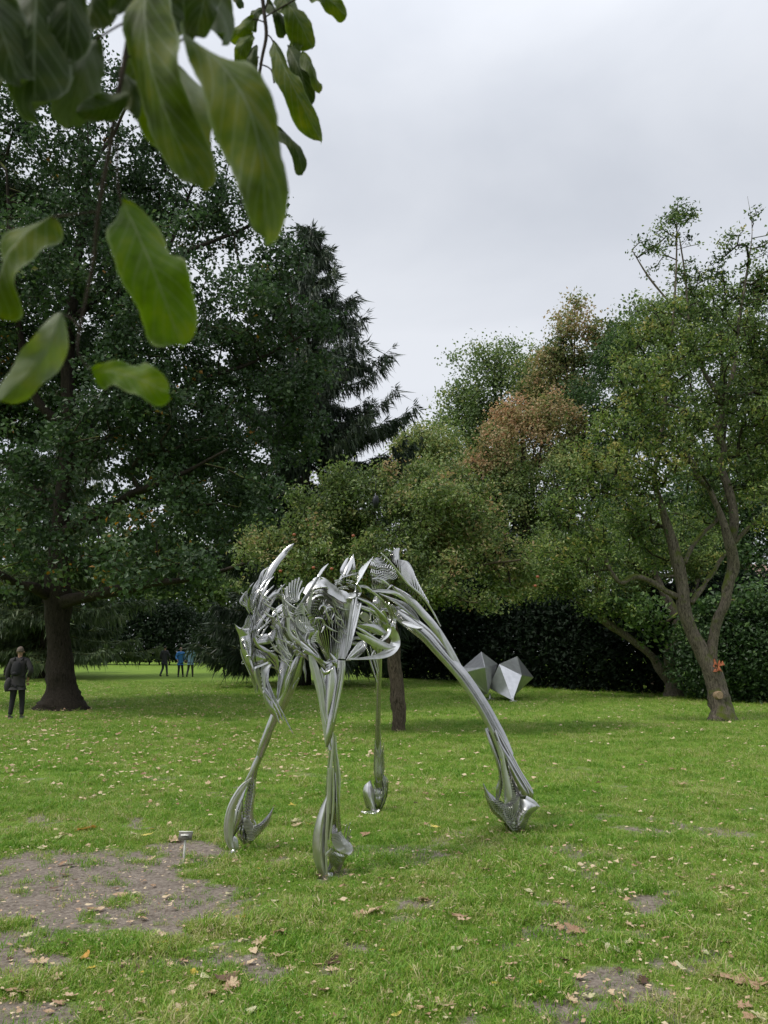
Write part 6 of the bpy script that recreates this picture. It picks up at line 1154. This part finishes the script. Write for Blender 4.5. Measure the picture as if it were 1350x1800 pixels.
n = len(xx); zz = gz(xx, yy) + .014 + .016 * (sz > .034) + .0011 * yy; a = rng.uniform(0, 6.28, n); ca, sa = np.cos(a), np.sin(a); hx = sz[:, None] * np.array([-.5, -.15, .2, .5, .15, -.25])[None]; hy = sz[:, None] * np.array([0, -.3, -.22, .05, .32, .2])[None] * rng.uniform(.6, 1.2, (n, 1))
hz = np.abs(rng.normal(0, .16, (n, 6))) * sz[:, None]; vv = np.stack([xx[:, None] + hx * ca[:, None] - hy * sa[:, None], yy[:, None] + hx * sa[:, None] + hy * ca[:, None], zz[:, None] + hz], -1).reshape(-1, 3)
b_ = np.arange(n)[:, None] * 6; ff = np.concatenate([b_ + np.array([[0, 1, 2, 5]]), b_ + np.array([[5, 2, 3, 4]])]); tn = rng.beta(2, 1.3, n)
tag(mesh('leaf_litter', vv, ff, M_LIT['brown'], smooth=False, attrs={'tint': ('FACE', np.concatenate([tn, tn]))}), 'scattered small tan leaves all over the farther lawn', 'leaf litter', kind='stuff')

# ================================================================== FOREGROUND APPLE BOUGHS
def fgleafmat(name, top, under, trans, bright=1.0):
    m, t, o = newmat(name); uvs = N(t, 'ShaderNodeAttribute', attribute_name='along'); uvt = N(t, 'ShaderNodeAttribute', attribute_name='across')
    ab = N(t, 'ShaderNodeMath', operation='ABSOLUTE'); t.links.new(uvt.outputs['Fac'], ab.inputs[0])
    mid = N(t, 'ShaderNodeMapRange'); mid.inputs[1].default_value = .0; mid.inputs[2].default_value = .05; mid.inputs[3].default_value = 1; mid.inputs[4].default_value = 0; t.links.new(ab.outputs[0], mid.inputs[0])
    sv = N(t, 'ShaderNodeMath', operation='MULTIPLY_ADD'); sv.inputs[1].default_value = -.28; t.links.new(ab.outputs[0], sv.inputs[0]); t.links.new(uvs.outputs['Fac'], sv.inputs[2])
    fr = N(t, 'ShaderNodeMath', operation='MULTIPLY'); fr.inputs[1].default_value = 52; t.links.new(sv.outputs[0], fr.inputs[0]); sn = N(t, 'ShaderNodeMath', operation='SINE'); t.links.new(fr.outputs[0], sn.inputs[0])
    ve = N(t, 'ShaderNodeMapRange'); ve.inputs[1].default_value = .80; ve.inputs[2].default_value = 1.0; ve.inputs[4].default_value = .45; t.links.new(sn.outputs[0], ve.inputs[0])
    vm_ = N(t, 'ShaderNodeMath', operation='MAXIMUM'); t.links.new(mid.outputs[0], vm_.inputs[0]); t.links.new(ve.outputs[0], vm_.inputs[1])
    n = noise(t, 55, 6, .6, pos(t)); n2 = noise(t, 260, 3, .6, pos(t)); n4 = noise(t, 26, 6, .65, pos(t))
    tp_ = ramp(t, [(.32, tuple(c * .5 for c in top)), (.5, tuple(c * .85 for c in top)), (.7, (top[0] * 1.5, top[1] * 1.15, top[2]))], n.outputs[0]); ud = ramp(t, [(.3, tuple(c * .8 for c in under)), (.7, under)], n2.outputs[0])
    geo = N(t, 'ShaderNodeNewGeometry'); col = mixc(t, tp_.outputs[0], ud.outputs[0], geo.outputs['Backfacing'])
    edge = N(t, 'ShaderNodeMapRange'); edge.inputs[1].default_value = .88; edge.inputs[2].default_value = 1.0; t.links.new(ab.outputs[0], edge.inputs[0]); col = mixc(t, col, tuple(min(1, c * 1.25 + .02) for c in under), edge.outputs[0])
    vs_ = N(t, 'ShaderNodeMath', operation='MULTIPLY'); vs_.inputs[1].default_value = .8; t.links.new(vm_.outputs[0], vs_.inputs[0]); col = mixc(t, col, tuple(min(1, c * 1.4 + .02) for c in under), vs_.outputs[0])
    br = N(t, 'ShaderNodeMapRange'); br.inputs[1].default_value = .68; br.inputs[2].default_value = .74; br.inputs[4].default_value = .75; t.links.new(n4.outputs[0], br.inputs[0]); col = mixc(t, col, (.045, .028, .014), br.outputs[0])
    b = N(t, 'ShaderNodeBsdfPrincipled'); b.inputs['Roughness'].default_value = .62; b.inputs['Specular IOR Level'].default_value = .18; t.links.new(col, b.inputs['Base Color'])
    bp_ = bump(t, vm_.outputs[0], -.6, .003); t.links.new(bp_, b.inputs['Normal']); tr = N(t, 'ShaderNodeBsdfTranslucent'); hs = N(t, 'ShaderNodeHueSaturation'); hs.inputs['Saturation'].default_value = 1.35; hs.inputs['Value'].default_value = bright
    t.links.new(mixc(t, tp_.outputs[0], (.02, .03, .01), vs_.outputs[0]), hs.inputs['Color']); t.links.new(hs.outputs[0], tr.inputs[0]); ms = N(t, 'ShaderNodeMixShader'); ms.inputs[0].default_value = trans
    t.links.new(b.outputs[0], ms.inputs[1]); t.links.new(tr.outputs[0], ms.inputs[2]); t.links.new(ms.outputs[0], o.inputs[0]); return m
FG = {'dark': fgleafmat('bough_leaf_dark', (.05, .075, .022), (.15, .17, .12), .28, 1.2), 'mid': fgleafmat('bough_leaf', (.095, .135, .024), (.21, .24, .16), .38, 1.6),
      'bright': fgleafmat('bough_leaf_bright', (.11, .18, .022), (.24, .28, .14), .48, 1.5), 'yellow': fgleafmat('bough_leaf_yellow', (.34, .25, .03), (.30, .24, .08), .5, 1.4)}
M_TWIG = barkmat('twig_bark', (.035, .024, .020), (.09, .065, .055), 0, 8, .3)
def fgleaf(par, base, tip, w, Y, mk, seed, roll=0.0, curl=.2, fold=.35, under=False, dyt=0.0, label=None):
    """broad wavy leaf with midrib, base and tip on their sight lines"""
    r = random.Random(seed); a = np.array(P(base[0], base[1], Y)); b = np.array(P(tip[0], tip[1], Y + dyt)); Ln = np.linalg.norm(b - a); d = (b - a) / Ln; s = np.cross(d, [0, 1., 0]); s /= np.linalg.norm(s); nn = np.cross(s, d)
    if nn[1] > 0: nn = -nn; s = -s
    s2 = s * math.cos(roll) + nn * math.sin(roll); n2 = nn * math.cos(roll) - s * math.sin(roll); W = w * Y / FPX / 2 / max(.5, math.cos(roll)) * 1.08
    nl, nw = 30, 13; ph = [r.uniform(0, 6.28) for _ in range(4)]; side = r.uniform(-.10, .10); V = []; S = []; T = []
    for i in range(nl):
        u = i / (nl - 1); pr = (math.sin(math.pi * min(1, u ** .92)) ** (.60 if u < .53 else .34)) * (.93 + .12 * u) if 0 < u < 1 else .02
        if u > .9: pr = max(.02, pr * (1 - ((u - .9) / .1) ** 2 * .25))
        c = a + d * Ln * u + s2 * Ln * side * math.sin(math.pi * u) + n2 * Ln * curl * (math.sin(math.pi * u) * .35 - .10 * u * u)
        for j in range(nw):
            t_ = j / (nw - 1) * 2 - 1; k = abs(t_); wav = (.26 * math.sin(7.5 * u + ph[0] + (2.2 if t_ > 0 else 0)) + .10 * math.sin(15 * u + ph[2] - (1.5 if t_ > 0 else 0))) * k ** 1.6 + .035 * math.sin(21 * u + ph[1] + t_ * 2) * k ** 3
            rag = 1 + (.02 * math.sin(70 * u + ph[2]) + .09 * math.sin(9 * u + ph[3] + 2 * t_) + .05 * math.sin(19 * u + ph[1])) * k
            V.append(c + s2 * W * pr * t_ * rag * (1 - .12 * fold * k) + n2 * W * (-fold * k * pr + wav * 1.6 + .03 * math.cos(26 * (u - .28 * k)) * pr)); S.append(u); T.append(t_)
    F = []
    for i in range(nl - 1):
        for j in range(nw - 1): q = i * nw + j; F.append([q, q + 1, q + nw + 1, q + nw])
    V = np.array(V)
    nrm = np.cross(V[F[len(F) // 2][1]] - V[F[len(F) // 2][0]], V[F[len(F) // 2][3]] - V[F[len(F) // 2][0]]); facing = nrm[1] < 0
    if facing == under: F = [f[::-1] for f in F]
    o = mesh('leaf', V, F, FG[mk], par, attrs={'along': ('POINT', S), 'across': ('POINT', T)})
    if label: o['label'] = label
    return o
Y1 = .38
tw = [(233,-60,4.4),(230,30,4.2),(222,90,4.0),(207,170,3.6),(193,260,3.2),(178,340,3.0),(170,400,2.8),(165,455,2.4),(152,520,1.9),(141,575,1.5),(137,620,1.4),(160,652,1.3)]
top = P(233, -60, Y1); br1 = empty('apple_bough', tuple(top)); tag(br1, 'close hanging apple bough with large blurred leaves at upper left', 'branch')
tube('twig', [tuple(P(u, v, Y1 + .004 * math.sin(i))) for i, (u, v, r) in enumerate(tw)], [r * Y1 / FPX * 1.35 for u, v, r in tw], M_TWIG, br1, n=60, k=9)
def petiole(par, pts, Y, r): tube('petiole', [tuple(P(u, v, Y)) for u, v in pts], [r * Y / FPX] * len(pts), M_TWIG, par, n=12, k=6)
petiole(br1, [(226, 36), (200, 50), (168, 70)], Y1, 2.2); petiole(br1, [(172, 372), (140, 376), (92, 382)], Y1, 2.4); petiole(br1, [(205, 250), (207, 320), (214, 362)], Y1, 2.2); petiole(br1, [(141, 575), (125, 560), (108, 552)], Y1, 1.8); petiole(br1, [(228, 60), (260, 20), (290, -30)], Y1, 2.4); petiole(br1, [(222, 100), (290, 90), (330, 62)], Y1, 2.2)
fgleaf(br1, (70, -70), (60, 196), 140, Y1 - .02, 'dark', 1, .2, .2, .3); fgleaf(br1, (30, -60), (-10, 160), 110, Y1, 'dark', 2, -.3, .2); fgleaf(br1, (166, 70), (122, 218), 78, Y1 + .02, 'dark', 3, .5, .5, .5, under=True)
fgleaf(br1, (228, 165), (132, 196), 42, Y1 - .01, 'dark', 4, .5, .4, .6); fgleaf(br1, (262, -60), (346, 325), 108, Y1, 'mid', 5, -.3, .25, .45); fgleaf(br1, (322, 58), (468, 418), 116, Y1 - .02, 'mid', 6, .25, .35, .5)
fgleaf(br1, (372, -70), (345, 62), 60, Y1 + .02, 'dark', 7, .5, .3); fgleaf(br1, (222, -50), (205, 26), 52, Y1, 'dark', 8, .2, .3); fgleaf(br1, (300, 110), (352, 310), 62, Y1 + .03, 'mid', 9, -.2, .3, .4, under=True); fgleaf(br1, (92, 378), (-14, 548), 84, Y1, 'mid', 10, -.35, .35, .5)
fgleaf(br1, (214, 352), (318, 603), 112, Y1, 'bright', 11, .25, .3, .35, label='bright green leaf with a notched tip'); fgleaf(br1, (108, 548), (0, 704), 60, Y1 - .01, 'mid', 12, .45, .35, .5, under=True, label='pale underside leaf curling at the left edge')
fgleaf(br1, (162, 652), (297, 692), 64, Y1, 'bright', 13, .2, .12, .1, label='bright yellow green leaf at the lowest tip of the twig'); fgleaf(br1, (130, -60), (20, 40), 90, Y1 + .03, 'dark', 14, .3, .2); fgleaf(br1, (290, -60), (310, 70), 90, Y1 + .04, 'dark', 15, -.2, .2); fgleaf(br1, (10, -60), (30, 60), 60, Y1 + .05, 'mid', 16, .2, .2, under=True)
fgleaf(br1, (105, -60), (112, 112), 84, Y1 - .015, 'dark', 21, .4, .4, .5); fgleaf(br1, (180, -50), (152, 66), 60, Y1 + .03, 'dark', 22, -.5, .3, .5); fgleaf(br1, (-30, -40), (36, 150), 96, Y1 - .03, 'dark', 23, .4, .3, .4)
fgleaf(br1, (212, 120), (236, 205), 34, Y1 + .01, 'dark', 24, .3, .3, .5); fgleaf(br1, (246, 60), (300, 250), 70, Y1 + .03, 'mid', 25, .5, .3, .5); fgleaf(br1, (330, -50), (392, 70), 70, Y1 + .05, 'dark', 26, .5, .3, .4, under=True)
Y2 = .85
top = P(458, -40, Y2); br2 = empty('apple_bough', tuple(top)); tag(br2, 'smaller sharper apple twig hanging against the sky at top centre', 'branch')
tw2 = [(456,-50,3.6),(464,20,3.2),(468,62,3.0),(460,105,2.6),(454,150,2.3),(452,195,2.0),(462,232,1.6)]
tube('twig', [tuple(P(u, v, Y2)) for u, v, r in tw2], [r * Y2 / FPX * 1.2 for u, v, r in tw2], M_TWIG, br2, n=40, k=8)
for pts in ([(464, 20), (474, 0), (490, -20)], [(468, 60), (476, 66), (482, 78)], [(456, 112), (476, 122), (482, 146)], [(456, 226), (468, 228), (482, 232)], [(467, 40), (450, 34), (440, 36)], [(455, 100), (448, 108), (444, 116)], [(452, 150), (450, 158), (448, 165)], [(466, 30), (500, 10), (540, -12)]): petiole(br2, pts, Y2, 1.5)
for i, (b_, t_, w_, mk, ro, un) in enumerate((((480,72),(566,244),46,'mid',.3,False),((486,-12),(548,80),52,'mid',.2,False),((530,60),(516,130),34,'mid',-.3,False),((530,92),(563,162),24,'mid',.4,False),((505,80),(545,182),34,'dark',-.3,False),((478,224),(533,303),30,'dark',.3,False),((446,30),(404,72),28,'mid',.4,False),
      ((540,-16),(608,26),38,'mid',.1,False),((444,112),(420,172),20,'yellow',.4,False),((448,164),(436,218),24,'mid',.3,False),((456,212),(470,264),16,'dark',.3,False),((468,4),(500,62),28,'dark',.3,False),((445,60),(420,112),30,'mid',.3,False),((462,14),(440,48),26,'dark',-.3,False),((418,-20),(424,14),20,'dark',.1,False),((450,80),(445,140),22,'dark',.2,False),((500,-30),(520,40),36,'mid',.2,True))):
    fgleaf(br2, b_, t_, w_, Y2 + .01 * (i % 3), mk, 40 + i, ro, .4, .5, under=un)
